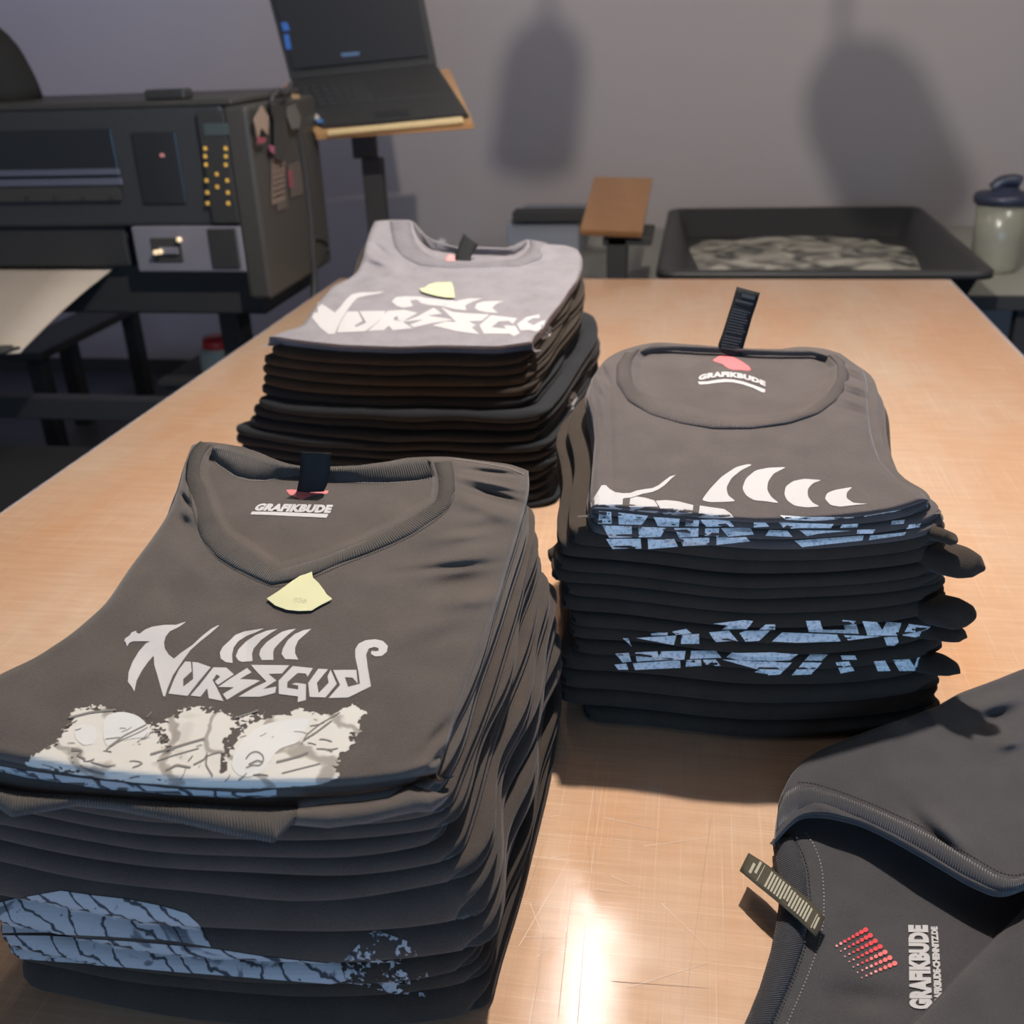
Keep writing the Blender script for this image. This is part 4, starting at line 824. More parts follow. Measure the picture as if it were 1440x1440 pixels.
FLo = gD([(430, 700), (450, 678), (485, 640), (520, 603), (560, 589), (650, 592), (780, 624), (900, 682), (1050, 767), (1200, 857), (1290, 900), (1345, 917), (1400, 905), (1440, 885), (1560, 850), (1900, 760)])
zU = lambda x, y: .036 + .0 * x + .02 * np.clip((x - .10) / .12, -1, 1)
oU, _ = top_sheet(gD([(430, 700), (432, 670), (440, 610), (450, 560)]), gD([(1900, 760), (1900, 400), (1900, -110)]), FLo, [tuple(q) for q in OTp[0:1]] and gD([(450, 560), (455, 515), (485, 445), (535, 380), (610, 330), (800, 255), (1100, 150), (1170, 104), (1300, 58), (1440, 0), (1700, -80), (1900, -110)]),
                  zU, MNAVY, tO, 'front_panel', inn_=.1, t=.010, rr=(.004, .005, .005), seed=15, namp=.002,
                  wr=[(1120, 1120, 1200, 1150, 6, .004), (1290, 1120, 1370, 1210, 9, .009), (1275, 1140, 1350, 1215, 7, -.006), (1370, 1000, 1440, 975, 8, .007), (1360, 1020, 1440, 1000, 8, -.007), (1300, 1170, 1400, 1230, 12, -.003), (1400, 1050, 1440, 1040, 6, .008)])
FOu = gD([(448, 560), (470, 505), (520, 482), (570, 482), (700, 522), (850, 582), (980, 642), (1100, 702), (1200, 767), (1330, 846), (1400, 862), (1440, 850), (1560, 810), (1900, 700)])
strip('collar', FLo, FOu, zU, (-.010, -.002, .0015, .0025, .002, .0), MNRIB, tO, 160)
trU = bvh([oU])
stitches('collar_stitch', smooth_line(resample([(x + 2, y - 7) for x, y in FOu[2:12]], 60), 2), trU, MSTITCH, tO, 1.6, 3, 2.4)
# neckband at the back of the neck, left edge of the shirt
nbi = [(1097, 1180), (1112, 1178), (1122, 1195), (1131, 1225), (1134, 1260), (1134, 1300), (1128, 1330), (1112, 1375), (1095, 1415), (1082, 1445), (1060, 1490)]
nbo = [(1089, 1180), (1089, 1195), (1093, 1215), (1098, 1240), (1097, 1270), (1093, 1300), (1085, 1340), (1070, 1390), (1056, 1425), (1045, 1450), (1020, 1490)]
strip('back_neckband', nbo, nbi, zO, (.0, .004, .006, .006, .0045, .001), MNRIB, tO, 120)
trO = bvh([oO])
sl = [(1133, 1172), (1146, 1190), (1156, 1220), (1159, 1260), (1158, 1300), (1150, 1335), (1135, 1375), (1118, 1415), (1105, 1445)]
stitches('seam_stitch', resample(smooth_line(resample(sl, 40), 2), 80), trO, MSTITCHL, tO, 1.8, 2.6, 2.6)
stitches('seam_stitch', [(x - 20, y + 2) for x, y in resample(smooth_line(resample(sl, 40), 2), 80)], trO, MSTITCH, tO, 1.8, 2.6, 2.6, .005)
gE = lambda pts: crop(1160, 1280, 7.2, pts)
text_decal('neck_print', 'GRAFIKBUDE', gE([(1092, 1010), (1045, 158), (840, 155), (856, 1010)]), trO, MPR, tO, .07, 0, 5, 1.06, .0010)
text_decal('neck_print', 'GRAFIKBUDE-CHEMNITZ.DE', gE([(1195, 985), (1142, 172), (1072, 172), (1110, 985)]), trO, MPR, tO, .07, 0, 5, 1.02, .0010)
rows = {0: [], 1: [], 2: []}
a0 = np.array((118, 368.)); a1 = np.array((410, 205.)); b1_ = np.array((372, 688.)); c1 = np.array((705, 545.))
for j in range(7):
    v_ = j / 6
    for k in range(8):
        u_ = k / 7; p = (1 - u_) * (1 - v_) * a0 + u_ * (1 - v_) * a1 + u_ * v_ * c1 + (1 - u_) * v_ * b1_
        r = 8 + 19 * u_ + (5 if j == 0 and k < 3 else 0)
        cls = 1 if (k < 2 or (j > 4 and k < 4)) else (2 if j > 3 and k > 3 else 0)
        rows[cls].append(gE([(p[0] + r * math.cos(t) * 1.0, p[1] + r * math.sin(t) * .95) for t in np.linspace(0, 2 * math.pi, 13)[:-1]]))
MRED2 = plain('light_red_print', (.70, .16, .15), .7, spec=.2)
for k, m_ in ((0, MRED), (1, MPINK), (2, MRED2)):
    for q in rows[k]: pass
    tmp = [decal('red_dots', [q], trO, m_, tO, .0009, 20) for q in rows[k]]
    bm = bmesh.new()
    for o_ in tmp: bm.from_mesh(o_.data)
    me = bpy.data.meshes.new('red_dots'); bm.to_mesh(me); bm.free()
    for o_ in tmp: bpy.data.objects.remove(o_)
    o_ = link('red_dots', me, m_); P(o_, tO)
gT = lambda pts: crop(1040, 1200, 10.286, pts)
rl = random.Random(4)
tl = [(.05, .18, .75, .022), (.085, .1, .8, .012), (.79, .12, .9, .008), (.83, .35, .92, .028), (.88, .2, .7, .03)]
tl += [(.16 + .0375 * k, .14 + (.12 if 6 < k < 9 else 0), (.78 if k < 8 else .86) + .05 * rl.random(), .022) for k in range(15)]
care_tag(gT([(1110, 1210), (850, 960), (560, 710), (300, 500), (0, 250)]), gT([(1240, 930), (1000, 660), (700, 420), (400, 160), (130, -10)]), MTAGO, tO, lambda t: .030 + .004 * math.sin(t * 3), lines=tl, lmat=MTXTO, curl=.0004, flat=True)
# lower front panel, its neck edge running diagonally
dg = gD([(880, 1560), (980, 1440), (1040, 1385), (1110, 1312), (1180, 1228), (1250, 1160), (1350, 1062), (1440, 965), (1600, 800), (1720, 700)])
top_sheet(dg, [(1640, 1600), (1640, 1400), (1640, 1250)], [dg[0], (1400, 1560), (1640, 1600)], [dg[-1], (1600, 1240), (1640, 1250)], lambda x, y: .034 + 0 * x, MNAVY, tO, 'front_panel', inn_=.2, t=.012, rr=(.014, .004, .004), seed=17, nu=90, nv=120, namp=.003)

# ------------------------------------------------------------------ wide-format printer (left background)
pr = thing('wide_printer', 'wide dark grey format printer with yellow-lit button panel, by the back wall', 'printer', (-1.9, 3.0, -.9))
xe = -1.335                                  # right end of the housing
YP = 2.92
zt, zb_ = .600, .262
box('housing', (-3.1, YP, zb_), (xe - .002, 3.46, zt), MDKG2, pr, .012)
box('end_cover', (xe, YP - .01, .045), (xe + .075, 3.47, .592), MDKG, pr, .012)
box('top_cover', (-3.1, YP - .004, zt - .006), (xe + .03, 3.46, zt + .012), MDKG, pr, .006)
MWIN = plain('smoked_window', (.022, .026, .030), .15, spec=.5)
pbox('window', -120, 188, 168, 250, YP - .008, .01, MWIN, pr, .002)
pbox('window', 184, 187, 262, 286, YP - .008, .01, MWIN, pr, .002)
MRAIL = plain('rail_blue_grey', (.16, .17, .23), .35, metal=.4)
pbox('media_rail', -120, 242, 168, 245.5, YP - .014, .008, MRAIL, pr, .001)
pbox('media_rail', -120, 255, 171, 260, YP - .018, .012, MRAIL, pr, .001)
pbox('media_rail', -120, 266, 171, 282, YP - .014, .008, MDKG, pr, .001)
for k in range(4): pbox('screw', 35 + k * 39.5, 276, 40 + k * 39.5, 281, YP - .018, .004, MBLK, pr, .001)
cp = pbox('control_panel', 275, 158, 336, 314, YP - .016, .014, MBLK, pr, .003)
def child(o, par): o.parent = par; return o
MLCD = plain('lcd', (.055, .075, .08), .3)
child(pbox('display', 285, 174, 322, 190, YP - .018, .003, MLCD, None, .001), cp)
MYEL = plain('amber_button', (.75, .45, .08), .5, emit=.12)
for (bx, by) in ((288, 209), (317, 209), (288, 220), (317, 220), (289, 232), (317, 232), (304, 245), (290, 254), (319, 254), (305, 263), (291, 271), (320, 271), (291.5, 286), (320.5, 286)):
    child(pbox('button', bx - 2.6, by - 2.6, bx + 2.6, by + 2.6, YP - .020, .006, MYEL, None, .001), cp)
box('latch_knob', (-1.575, YP + .01, zt + .012), (-1.45, YP + .07, zt + .04), MBLK, pr, .008)
pbox('indicator', 224, 216, 231, 221, YP - .012, .004, MPINK, pr, .001)
pbox('media_slot', -120, 320, 185, 376, YP + .02, .30, MBLKM, pr, .01)
sv = pbox('drive_unit', 183, 319, 347, 383, YP - .01, .36, MSIL, pr, .006)
child(pbox('panel', 290, 322, 338, 378, YP - .016, .01, MBLK, None, .004), sv)
hd = child(pbox('handle_recess', 210, 335, 258, 369, YP - .014, .008, MDKG, None, .003), sv)
child(pbox('handle', 222, 348, 250, 358, YP - .026, .012, MSIL, None, .003), sv)
MLED = plain('warm_indicator_lamp', (.95, .72, .45), .3, emit=.55)
for (bx, by) in ((252, 337), (219, 355), (225, 354)):
    c = at_y(bx, by, YP - .03); child(lathe('indicator_lamp', [(.001, 0), (.007, .002), (.009, .008), (.007, .014), (.001, .016)], c - np.array([0, 0, .008]), MLED, None, 12), sv)
box('lower_body', (-3.1, YP + .06, -.02), (xe + .02, 3.42, .14), MBLKM, pr, .01)
for lx in (-2.95, -1.55): box('leg', (lx, 3.12, -.88), (lx + .07, 3.22, 0), MBLKM, pr, .006)
for lx in (-2.95, -1.55): box('foot', (lx - .01, 2.92, -.90), (lx + .08, 3.42, -.86), MBLKM, pr, .008)
box('cross_beam', (-2.9, 3.14, -.45), (-1.5, 3.2, -.37), MDKG2, pr, .005)
# printed sheets and tags on the printer's right end
ex = xe + .078
def side_pt(px, py, X=ex):
    d = ray(px, py); t = X / d[0]; p = d * t; p[2] += H; return p
def side_box(name, x0, y0, x1, y1, th, mat, par):
    a = side_pt(x0, y0); b = side_pt(x1, y1); ys = sorted((a[1], b[1])); zs = sorted((a[2], b[2]))
    return box(name, (ex, ys[0], zs[0]), (ex + th, ys[1], zs[1]), mat, par, .0005)
MPAP = plain('brown_grey_sticker', (.085, .070, .062), .7)
MPAP2 = plain('sticker_print', (.16, .12, .10), .7)
st = side_box('sticker', 378, 205, 404, 292, .002, MPAP, pr)
for k in range(9):
    o_ = side_box('text_line', 381, 214 + k * 8, 400, 217 + k * 8, .003, MPAP2, None); child(o_, st)
st2 = side_box('sticker', 404, 232, 426, 272, .002, MPAP, pr)
child(side_box('text_line', 404, 240, 412, 262, .003, plain('faded_red_print', (.20, .05, .07), .7), None), st2)
cable = tube('cable', [side_pt(418, 170), side_pt(428, 230), side_pt(436, 300), side_pt(440, 360), side_pt(442, 400), side_pt(440, 460)], .012, MBLK, pr, sub=6)
tube('cable', [side_pt(438, 335), side_pt(455, 338) , side_pt(461, 352), side_pt(450, 368), side_pt(440, 380)], .007, MBLK, pr, sub=6)
hk = thing('tag_bunch', 'bunch of swing tags and labels hanging at the printer end beside the laptop', 'tags', tuple(side_pt(392, 140, ex + .02)))
tube('hook', [side_pt(384, 165, ex + .01), side_pt(382, 140, ex + .02), side_pt(390, 128, ex + .02), side_pt(400, 132, ex + .02), side_pt(410, 118, ex + .02)], .008, MBLK, hk, sub=6)
def tagcard(pts, mat, X):
    v = [side_pt(*q, X) for q in pts]; w = [a + np.array([.003, 0, 0]) for a in v]; n = len(v)
    f = [tuple(range(n)), tuple(range(n, 2 * n))[::-1]] + [(k, n + k, n + (k + 1) % n, (k + 1) % n) for k in range(n)]
    P(mesh('tag', v + w, f, mat, None, False), hk)
tagcard([(356, 168), (367, 148), (377, 165), (376, 190), (366, 180), (362, 195)], plain('kraft_tag', (.25, .19, .15), .7), ex + .02)
tagcard([(404, 150), (414, 146), (422, 165), (420, 180), (410, 182), (403, 165)], plain('grey_tag', (.10, .095, .09), .7), ex + .022)
tagcard([(410, 132), (420, 133), (420, 139), (411, 139)], plain('gold_clip', (.35, .24, .13), .5), ex + .03)
tagcard([(384, 150), (402, 150), (404, 200), (398, 228), (386, 222)], MBLK, ex + .016)
tagcard([(360, 192), (373, 194), (372, 201), (362, 202)], plain('dark_red_tag', (.22, .05, .07), .7), ex + .021)
tagcard([(377, 204), (386, 206), (386, 217), (380, 214)], plain('pink_tag', (.28, .08, .14), .7), ex + .014)
# dark bag on top of the printer
bg = tag(mesh('fabric_bag', *(lambda: (lambda N, K: ([(-2.40 + (.30 * (1 - .52 * (j / K) ** 2.2)) * math.copysign(abs(math.cos(t)) ** .7, math.cos(t)) - .03 * j / K, 3.2 + .16 * (1 - .3 * (j / K) ** 2) * math.copysign(abs(math.sin(t)) ** .7, math.sin(t)), .612 + .26 * (1 - (1 - j / K) ** 1.3) + .006 * math.sin(5 * t + j)) for j in range(K + 1) for t in [2 * math.pi * i / N for i in range(N)]],
     [(j * N + i, j * N + (i + 1) % N, (j + 1) * N + (i + 1) % N, (j + 1) * N + i) for j in range(K) for i in range(N)] + [tuple(range(N))[::-1], tuple(K * N + i for i in range(N))]))(36, 10))(), MBLK), 'black rounded soft case standing on top of the printer at the left edge', 'case')
bg.data.materials[0] = plain('black_soft_case', (.022, .022, .022), .95, spec=.1)
# paper coming out of the printer
sh = at_z(np.array([-160, 163, 28, -160]), np.array([376, 376, 497, 508]), np.array([.128, .128, -.03, -.03]))
v = []; n = 14
for j in range(n):
    t = j / (n - 1); a = sh[0] * (1 - t) + sh[3] * t; b = sh[1] * (1 - t) + sh[2] * t
    for k in range(5): q = a * (1 - k / 4) + b * k / 4; v.append(q + np.array([0, 0, .010 * math.sin(math.pi * t)]))
f = [(j * 5 + k, j * 5 + k + 1, (j + 1) * 5 + k + 1, (j + 1) * 5 + k) for j in range(n - 1) for k in range(4)]
mo = mesh('media_sheet', v, f, plain('cream_media', (.52, .44, .36), .6), None); mo.modifiers.new('t', 'SOLIDIFY').thickness = .004
tag(mo, 'wide cream sheet feeding out of the printer at the left', 'sheet')

# ------------------------------------------------------------------ laptop on its stand
YS = 3.62
sd = thing('laptop_stand', 'black pole stand with tilted orange-brown wooden shelf under the laptop', 'stand', (float(at_y(531, 310, YS)[0]), YS, -.9))
px_ = float(at_y(531, 310, YS)[0])
box('pole', (px_ - .035, YS - .02, -.88), (px_ + .035, YS + .03, float(at_y(530, 222, YS)[2])), MBLKM, sd, .004)
box('pole_sleeve', (px_ - .065, YS - .015, float(at_y(530, 222, YS)[2])), (px_ + .015, YS + .03, float(at_y(515, 190, YS)[2])), MBLKM, sd, .004)
lathe('base_plate', [(.01, 0), (.22, 0), (.22, .015), (.04, .022)], (px_, YS, -.90), MBLKM, sd)
def quad_slab(name, quad, ys_, th, mat, par, normal=None):
    """slab through four sight lines at given distances"""
    p = [at_y(q[0], q[1], y) for q, y in zip(quad, ys_)]
    n = np.cross(p[1] - p[0], p[3] - p[0]); n /= np.linalg.norm(n); n = n * (1 if n[2] > 0 else -1)
    lo = [q - n * th for q in p]
    me = bpy.data.meshes.new(name); bm = bmesh.new(); vs = [bm.verts.new(q) for q in p + lo]
    for f_ in ((0, 1, 2, 3), (7, 6, 5, 4), (0, 4, 5, 1), (1, 5, 6, 2), (2, 6, 7, 3), (3, 7, 4, 0)): bm.faces.new([vs[k] for k in f_])
    bmesh.ops.recalc_face_normals(bm, faces=bm.faces[:]); bmesh.ops.bevel(bm, geom=bm.edges[:], offset=.003, segments=2, affect='EDGES')
    bm.to_mesh(me); bm.free(); o = link(name, me, mat); P(o, par); return o, p, n
Y1, Y2 = 3.38, 3.86
quad_slab('shelf', [(443, 188), (666, 172), (632, 96), (398, 118)], (Y1, Y1, Y2, Y2), .022, MWOODB, sd)
quad_slab('front_lip', [(460, 182), (650, 163), (651, 172), (460, 190)], (Y1 - .005, Y1 - .005, Y1 - .015, Y1 - .015), .012, plain('pale_lip_wood', (.55, .42, .22), .6), sd)
lp = thing('laptop', 'open black laptop with dark screen on the tilted wooden shelf', 'laptop', tuple(at_y(540, 150, Y1 + .1)))
bs, bp_, bn = quad_slab('base', [(452, 176), (659, 160), (614, 91), (408, 113)], (Y1 + .03, Y1 + .03, Y2 - .04, Y2 - .04), .016, MBLK, lp)
kq = [(435, 152), (628, 138), (606, 104), (420, 122)]
MKEY = plain('key_black', (.035, .036, .038), .5)
def bil(q, s, t): q = [np.array(a, float) for a in q]; return tuple((1 - s) * (1 - t) * q[0] + s * (1 - t) * q[1] + s * t * q[2] + (1 - s) * t * q[3])
pl_pt = lambda px, py: (lambda d: d * (((bp_[0] - np.array([0, 0, H])) @ bn) / (d @ bn)) + np.array([0, 0, H]))(ray(px, py))
kv = []; kf = []
for r in range(5):
    for c in range(14):
        cs = [bil(kq, (c + a) / 14, (r + b_) / 5) for a, b_ in ((.08, .1), (.92, .1), (.92, .9), (.08, .9))]
        k0 = len(kv); kv += [pl_pt(*q) + bn * .001 for q in cs] + [pl_pt(*q) + bn * .004 for q in cs]
        kf += [(k0 + 4, k0 + 5, k0 + 6, k0 + 7)] + [(k0 + a, k0 + (a + 1) % 4, k0 + 4 + (a + 1) % 4, k0 + 4 + a) for a in range(4)]
ko = mesh('keyboard', kv, kf, MKEY, None, False); P(ko, lp); ko['kind'] = 'stuff'
MTP = plain('touchpad', (.03, .031, .033), .3)
tq = [bil([(452, 176), (659, 160), (614, 91), (408, 113)], a, b_) for a, b_ in ((.38, .06), (.62, .06), (.62, .28), (.38, .28))]
P(mesh('touchpad', [pl_pt(*q) + bn * .0015 for q in tq], [(0, 1, 2, 3)], MTP, None, False), lp)
sc, sp_, sn = quad_slab('screen', [(408, 113), (614, 91), (588, -42), (372, -25)], (Y2 - .03, Y2 - .03, Y2 + .06, Y2 + .06), .010, MBLK, lp)
MSC = plain('dim_screen', (.022, .023, .026), .6, spec=.2)
def sc_pt(px, py, off): d = ray(px, py); nn = sn if sn @ d < 0 else -sn; return d * (((sp_[0] - np.array([0, 0, H])) @ sn) / (d @ sn)) + np.array([0, 0, H]) + nn * off
def sc_poly(name, q, off, mat): P(mesh(name, [sc_pt(*a, off) for a in q], [tuple(range(len(q)))], mat, None, False), lp)
sc_poly('display', [(414, 98), (604, 79), (582, -34), (382, -17)], .001 + .010, MSC)
MBL = plain('screen_glow_blue', (.03, .09, .28), .4, emit=.35); MBL2 = plain('taskbar_glow', (.06, .10, .18), .4, emit=.35)
sc_poly('screen_icon', [(401, 50), (408, 49), (412, 70), (404, 71)], .0125, MBL)
sc_poly('screen_icon', [(397, 33), (406, 33), (410, 44), (400, 45)], .0125, MBL)
sc_poly('task_bar', [(481, 76), (507, 74), (507, 79), (482, 81)], .0125, MBL2)
quad_slab('sticker', [(443, 168), (450, 166), (446, 160), (440, 162)], (Y1 + .06, Y1 + .06, Y1 + .09, Y1 + .09), .002, plain('white_sticker', (.5, .47, .45), .6), lp)
quad_slab('sticker', [(446, 173), (456, 171), (452, 166), (443, 168)], (Y1 + .045, Y1 + .045, Y1 + .07, Y1 + .07), .002, plain('blue_sticker', (.05, .15, .35), .6), lp)

# ------------------------------------------------------------------ back counter, tray, bottle, board
MCT = plain('grey_counter', (.30, .29, .25), .6)
ct = thing('back_counter', 'grey back counter with dark front edge carrying the black tray and bottle', 'counter', (1.0, 4.3, -.9))
box('counter_top', (-.55, 3.72, -.155), (3.3, 5.08, -.125), MCT, ct, .003)
box('edge_strip', (-.55, 3.70, -.17), (3.3, 3.722, -.122), MBLKM, ct, .003)
for lx in (-.5, 1.1, 3.15): box('leg', (lx, 3.74, -.9), (lx + .06, 3.80, -.155), MBLKM, ct)
for lx in (-.5, 1.1, 3.15): box('leg', (lx, 4.95, -.9), (lx + .06, 5.01, -.155), MBLKM, ct)
ty = thing('plastic_tray', 'large black rectangular plastic tray with cloudy residue on the back counter', 'tray', (.42, 4.15, -.125))
def rring(x0, x1, y0, y1, r, z, n=8):
    o_ = []
    for cx, cy, a0_ in ((x1 - r, y1 - r, 0), (x0 + r, y1 - r, 90), (x0 + r, y0 + r, 180), (x1 - r, y0 + r, 270)):
        for k in range(n): t = math.radians(a0_ + 90 * k / (n - 1)); o_.append((cx + r * math.cos(t), cy + r * math.sin(t), z))
    return o_
X0, X1, Ya, Yb = -.135, .955, 3.50, 4.86
rings = [rring(X0 + .07, X1 - .07, Ya + .07, Yb - .07, .05, -.122), rring(X0 + .03, X1 - .03, Ya + .03, Yb - .03, .06, -.012), rring(X0, X1, Ya, Yb, .07, -.022), rring(X0, X1, Ya, Yb, .07, -.002),
         rring(X0 + .012, X1 - .012, Ya + .012, Yb - .012, .06, .004), rring(X0 + .045, X1 - .045, Ya + .045, Yb - .045, .05, .002), rring(X0 + .09, X1 - .09, Ya + .09, Yb - .09, .05, -.105), rring(X0 + .12, X1 - .12, Ya + .12, Yb - .12, .04, -.108)]
n = len(rings[0]); v = [q for r_ in rings for q in r_]; f = [(j * n + k, j * n + (k + 1) % n, (j + 1) * n + (k + 1) % n, (j + 1) * n + k) for j in range(len(rings) - 1) for k in range(n)] + [tuple(range(n))[::-1], tuple((len(rings) - 1) * n + k for k in range(n))]
P(mesh('tray_body', v, f, MBLK, None), ty)
m, nt_, b_, N_, L_n = nmat('cloudy_residue')
tc = N_.new('ShaderNodeTexCoord'); no_ = N_.new('ShaderNodeTexNoise'); no_.inputs['Scale'].default_value = 7; no_.inputs['Detail'].default_value = 7; no_.inputs['Distortion'].default_value = 1.2
L_n.new(tc.outputs['Object'], no_.inputs['Vector']); cr = N_.new('ShaderNodeValToRGB'); cr.color_ramp.elements[0].position = .38; cr.color_ramp.elements[0].color = (.05, .05, .045, 1); cr.color_ramp.elements[1].position = .62; cr.color_ramp.elements[1].color = (.62, .58, .48, 1)
L_n.new(no_.outputs['Fac'], cr.inputs[0]); L_n.new(cr.outputs[0], b_.inputs['Base Color']); b_.inputs['Roughness'].default_value = .25
rs_ = np.random.RandomState(3); nn = 60; cx, cy = .40, 4.15; ring = []
for k in range(nn):
    t = 2 * math.pi * k / nn; c_, s_ = math.cos(t), math.sin(t); w_ = 1 + .05 * math.sin(5 * t + 1) + .04 * math.sin(9 * t)
    ring.append((cx + .42 * w_ * math.copysign(abs(c_) ** .45, c_), cy + .55 * w_ * math.copysign(abs(s_) ** .45, s_), -.1035))
P(mesh('residue', [(cx, cy, -.100)] + ring, [(0, k + 1, (k + 1) % nn + 1) for k in range(nn)], m, None), ty)
bo = thing('bottle', 'clear shaker bottle with dark blue lid at the right edge of the counter', 'bottle', (1.13, 4.12, -.125))
bc = np.array(at_z(1393, 380, -.125)); 
h_ = float(at_y(1398, 250, bc[1])[2]) + .125; bx_ = bc[0] + .008
MBOT = plain('milky_clear_plastic', (.50, .48, .38), .25, trans=.55)
lathe('bottle_body', [(.01, 0), (.078, .0), (.086, .02), (.088, h_ * .35), (.094, h_ * .74)], (bx_, bc[1], -.124), MBOT, bo, 40)
MNV = plain('navy_lid', (.025, .03, .055), .4)
lathe('lid', [(.094, h_ * .735), (.104, h_ * .74), (.106, h_ * .80), (.098, h_ * .84), (.05, h_ * .86), (.045, h_ * .90), (.01, h_ * .905)], (bx_, bc[1], -.124), MNV, bo, 40)
tube('flip_cap', [(bx_ - .045, bc[1], -.124 + h_ * .88), (bx_ - .02, bc[1], -.124 + h_ * .95), (bx_ + .02, bc[1], -.124 + h_ * .97), (bx_ + .045, bc[1], -.124 + h_ * .95)], .022, MNV, bo, sub=4)
# wooden board on its arm
wb = thing('wooden_board', 'small brown wooden board on a black bracket between shirt pile and tray', 'board', (-.2, 3.8, -.9))
YW = 3.62
pts = [at_y(815, 323, YW), at_y(903, 327, YW), at_y(918, 250, YW + .40), at_y(836, 248, YW + .40)]
quad_slab('board', [(815, 323), (903, 327), (918, 250), (836, 248)], (YW, YW, YW + .40, YW + .40), .022, MWOODS, wb)
xw = float(at_y(868, 330, YW + .05)[0]); zw = float(at_y(868, 328, YW + .05)[2])
box('post', (xw - .035, YW + .03, -.9), (xw + .035, YW + .11, zw - .01), MBLKM, wb, .004)
box('bracket', (xw - .05, YW + .03, zw - .04), (xw + .12, YW + .30, zw - .012), MBLKM, wb, .004)
gb = thing('grey_cabinet', 'low grey cabinet with black top bar behind the far stack', 'cabinet', (-.6, 4.5, -.9))
YG = 4.40
pbox('body', 712, 313, 815, 480, YG, .5, MGREYP, gb, .006)
pbox('top_bar', 720, 298, 830, 312, YG - .03, .10, MBLKM, gb, .004)
wk = at_y(622, 341, WY - .012)
kn = lathe('wall_knob', [(.001, -.02), (.018, -.014), (.024, 0), (.018, .014), (.001, .02)], (wk[0], WY - .022, wk[2]), plain('white_knob', (.8, .8, .8), .4), None, 20)
tag(kn, 'small white round knob on the back wall above the grey shirt collar', 'knob')

# ------------------------------------------------------------------ dim things at the left below the table edge
MWH = plain('cloudy_white_plastic', (.42, .44, .38), .5)
sb = thing('side_bench', 'black side bench under the printer with dark legs, left of the table', 'bench', (-1.9, 2.7, -.9))
hz = -.42
p = at_z(np.array([60, 200, 200]), np.array([430, 425, 440]), hz)
box('bench_top', (-3.0, p[1][1] - .9, hz - .04), (p[1][0], p[1][1], hz), MBLKM, sb, .006)
for yy in (p[1][1] - .88, p[1][1] - .08): box('leg', (p[1][0] - .09, yy, -.9), (p[1][0] - .02, yy + .07, hz - .04), MBLKM, sb, .004)
box('leg', (-2.95, p[1][1] - .5, -.9), (-2.88, p[1][1] - .43, hz - .04), MBLKM, sb, .004)
cb = thing('black_crate', 'low black storage box on the floor left of the table', 'box', (-1.9, 3.0, -.9))
box('box_body', (-3.2, 2.55, -.9), (-1.50, 3.05, -.55), MBLKM, cb, .01)
box('box_lid', (-3.22, 2.53, -.55), (-1.48, 3.07, -.52), MBLK, cb, .008)
me_ = thing('metal_duct', 'long dark metal strip with blue glint on the floor left of the table', 'strip', (-2.2, 2.2, -.9))
box('strip_body', (-3.4, 2.18, -.9), (-1.36, 2.34, -.62), plain('blue_dark_steel', (.07, .08, .12), .25, metal=.6), me_, .006)
box('strip_flange', (-3.4, 2.16, -.62), (-1.36, 2.36, -.605), MDKG2, me_, .003)
tag(tube('cable', [(-2.5, 1.9, -.885), (-2.2, 2.02, -.885), (-1.9, 2.05, -.885), (-1.65, 1.9, -.885), (-1.5, 1.6, -.885)], .012, MBLK, None, sub=8), 'thin dark cable curving over the floor left of the table', 'cable')
cn = at_z(312, 520, -.30)
ca = thing('canister', 'small whitish canister with red cap beyond the left table edge', 'bottle', tuple(cn))
cz = float(at_y(312, 473, cn[1])[2])
lathe('canister_body', [(.01, 0), (.065, 0), (.070, .01), (.068, cz - cn[2] - .05), (.052, cz - cn[2] - .035)], cn, MWH, ca)
lathe('red_cap', [(.052, cz - cn[2] - .036), (.054, cz - cn[2] - .034), (.048, cz - cn[2]), (.01, cz - cn[2] + .003)], cn, plain('red_cap', (.55, .03, .03), .4), ca)
sf = thing('under_shelf', 'dark low cabinet behind the table carrying the red-capped canister', 'cabinet', (cn[0], cn[1], -.9))
box('cabinet_body', (cn[0] - .16, cn[1] - .12, -.9), (cn[0] + .3, cn[1] + .35, cn[2] - .02), MBLKM, sf, .008)
box('cabinet_top', (cn[0] - .18, cn[1] - .14, cn[2] - .02), (cn[0] + .32, cn[1] + .37, cn[2] - .001), MBLKM, sf, .004)
sc2 = thing('scissors', 'black-handled cutter lying on the cream sheet at the left edge', 'tool', tuple(at_z(12, 492, -.0)))
for a_, b2_ in (((-10, 497), (28, 489)), ((-10, 492), (18, 487))):
    tube('blade', [at_z(*a_, .0), at_z(*b2_, .0)], [.012, .004], MBLK, sc2)

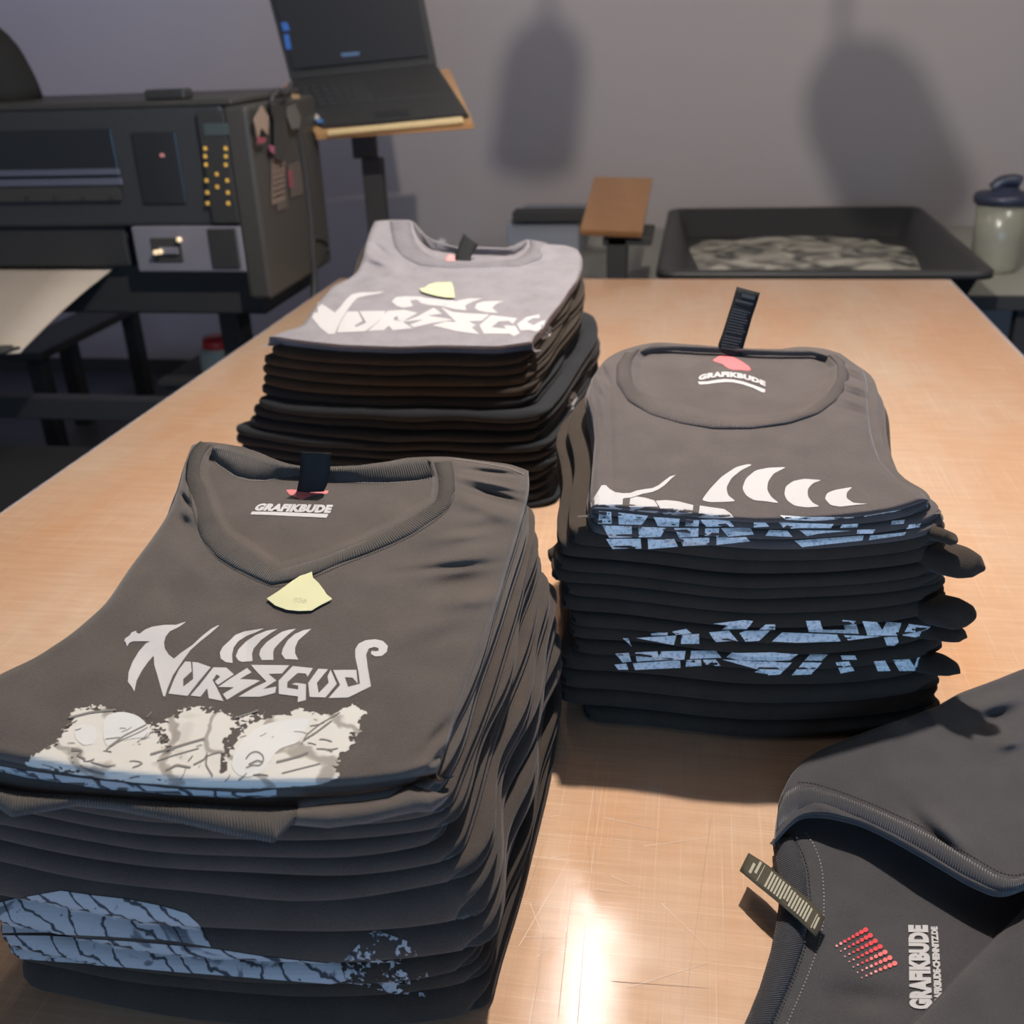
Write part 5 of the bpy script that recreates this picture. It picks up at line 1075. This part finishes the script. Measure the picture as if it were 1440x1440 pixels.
# ------------------------------------------------------------------ pendant lamps over the table (above the picture); they throw the wall shadows
def pend(label, pa, pb, frac, rad, cordpx):
    A = at_y(*pa, WY); B = at_y(*pb, WY)
    a = KEY + frac * (A - KEY); b_ = KEY + frac * (B - KEY)
    t = thing('pendant_lamp', label, 'lamp', (a[0], a[1], 2.0), 'pendant lamps under the ceiling')
    d = (b_ - a); a = Vector(a); b_ = Vector(b_)
    tube('lamp_shade', [a, a + (b_ - a) * .12, a + (b_ - a) * .3, b_], [rad * .35, rad * .75, rad * .95, rad], MDKG, t, n=24, smooth=True)
    tube('cord', [a, (a.x, a.y, 2.0)], .008, MBLK, t)
    tube('ceiling_rose', [(a.x, a.y, 1.975), (a.x, a.y, 2.0)], .04, MBLK, t, n=20)
pend('grey pendant lamp over the far right of the table', (1180, 70), (1285, 300), .30, .085, None)
pend('grey pendant lamp over the far middle of the table', (772, 30), (750, 225), .30, .062, None)
pb_ = thing('lamp_fitting', 'small round spot fitting under the ceiling above the shirt stacks', 'lamp', (KEY[0], KEY[1], 2.0))
tube('fitting_stem', [(KEY[0], KEY[1], 1.86), (KEY[0], KEY[1], 2.0)], .01, MBLK, pb_)
tube('fitting_cap', [(KEY[0], KEY[1], 1.83), (KEY[0], KEY[1], 1.87)], [.05, .035], MBLK, pb_, n=24)
lb = thing('light_panel', 'long slim light panel under the ceiling along the table', 'lamp', (-.27, 2.3, 2.0))
box('panel_housing', (-.36, 1.9, 1.87), (-.18, 2.7, 1.90), MBLK, lb, .003)
for yy in (2.0, 2.6): tube('hanger', [(-.27, yy, 1.90), (-.27, yy, 2.0)], .006, MBLK, lb)

for nm, L0, lab in (('pendant_lamp', (1.55, 3.1, 1.62), 'added bulb pendant for wall fill light over the back right of the table'), ('pendant_lamp', (-.95, 3.5, 1.62), 'added bulb pendant for wall fill light near the laptop stand')):  # invented pendants, put in as fittings for the two added fill lights
    t = thing(nm, lab, 'lamp', (L0[0], L0[1], 2.0), 'pendant lamps under the ceiling')
    tube('cord', [(L0[0], L0[1], 1.74), (L0[0], L0[1], 2.0)], .006, MBLK, t)
    tube('socket', [(L0[0], L0[1], 1.68), (L0[0], L0[1], 1.75)], .03, MBLK, t, n=20)
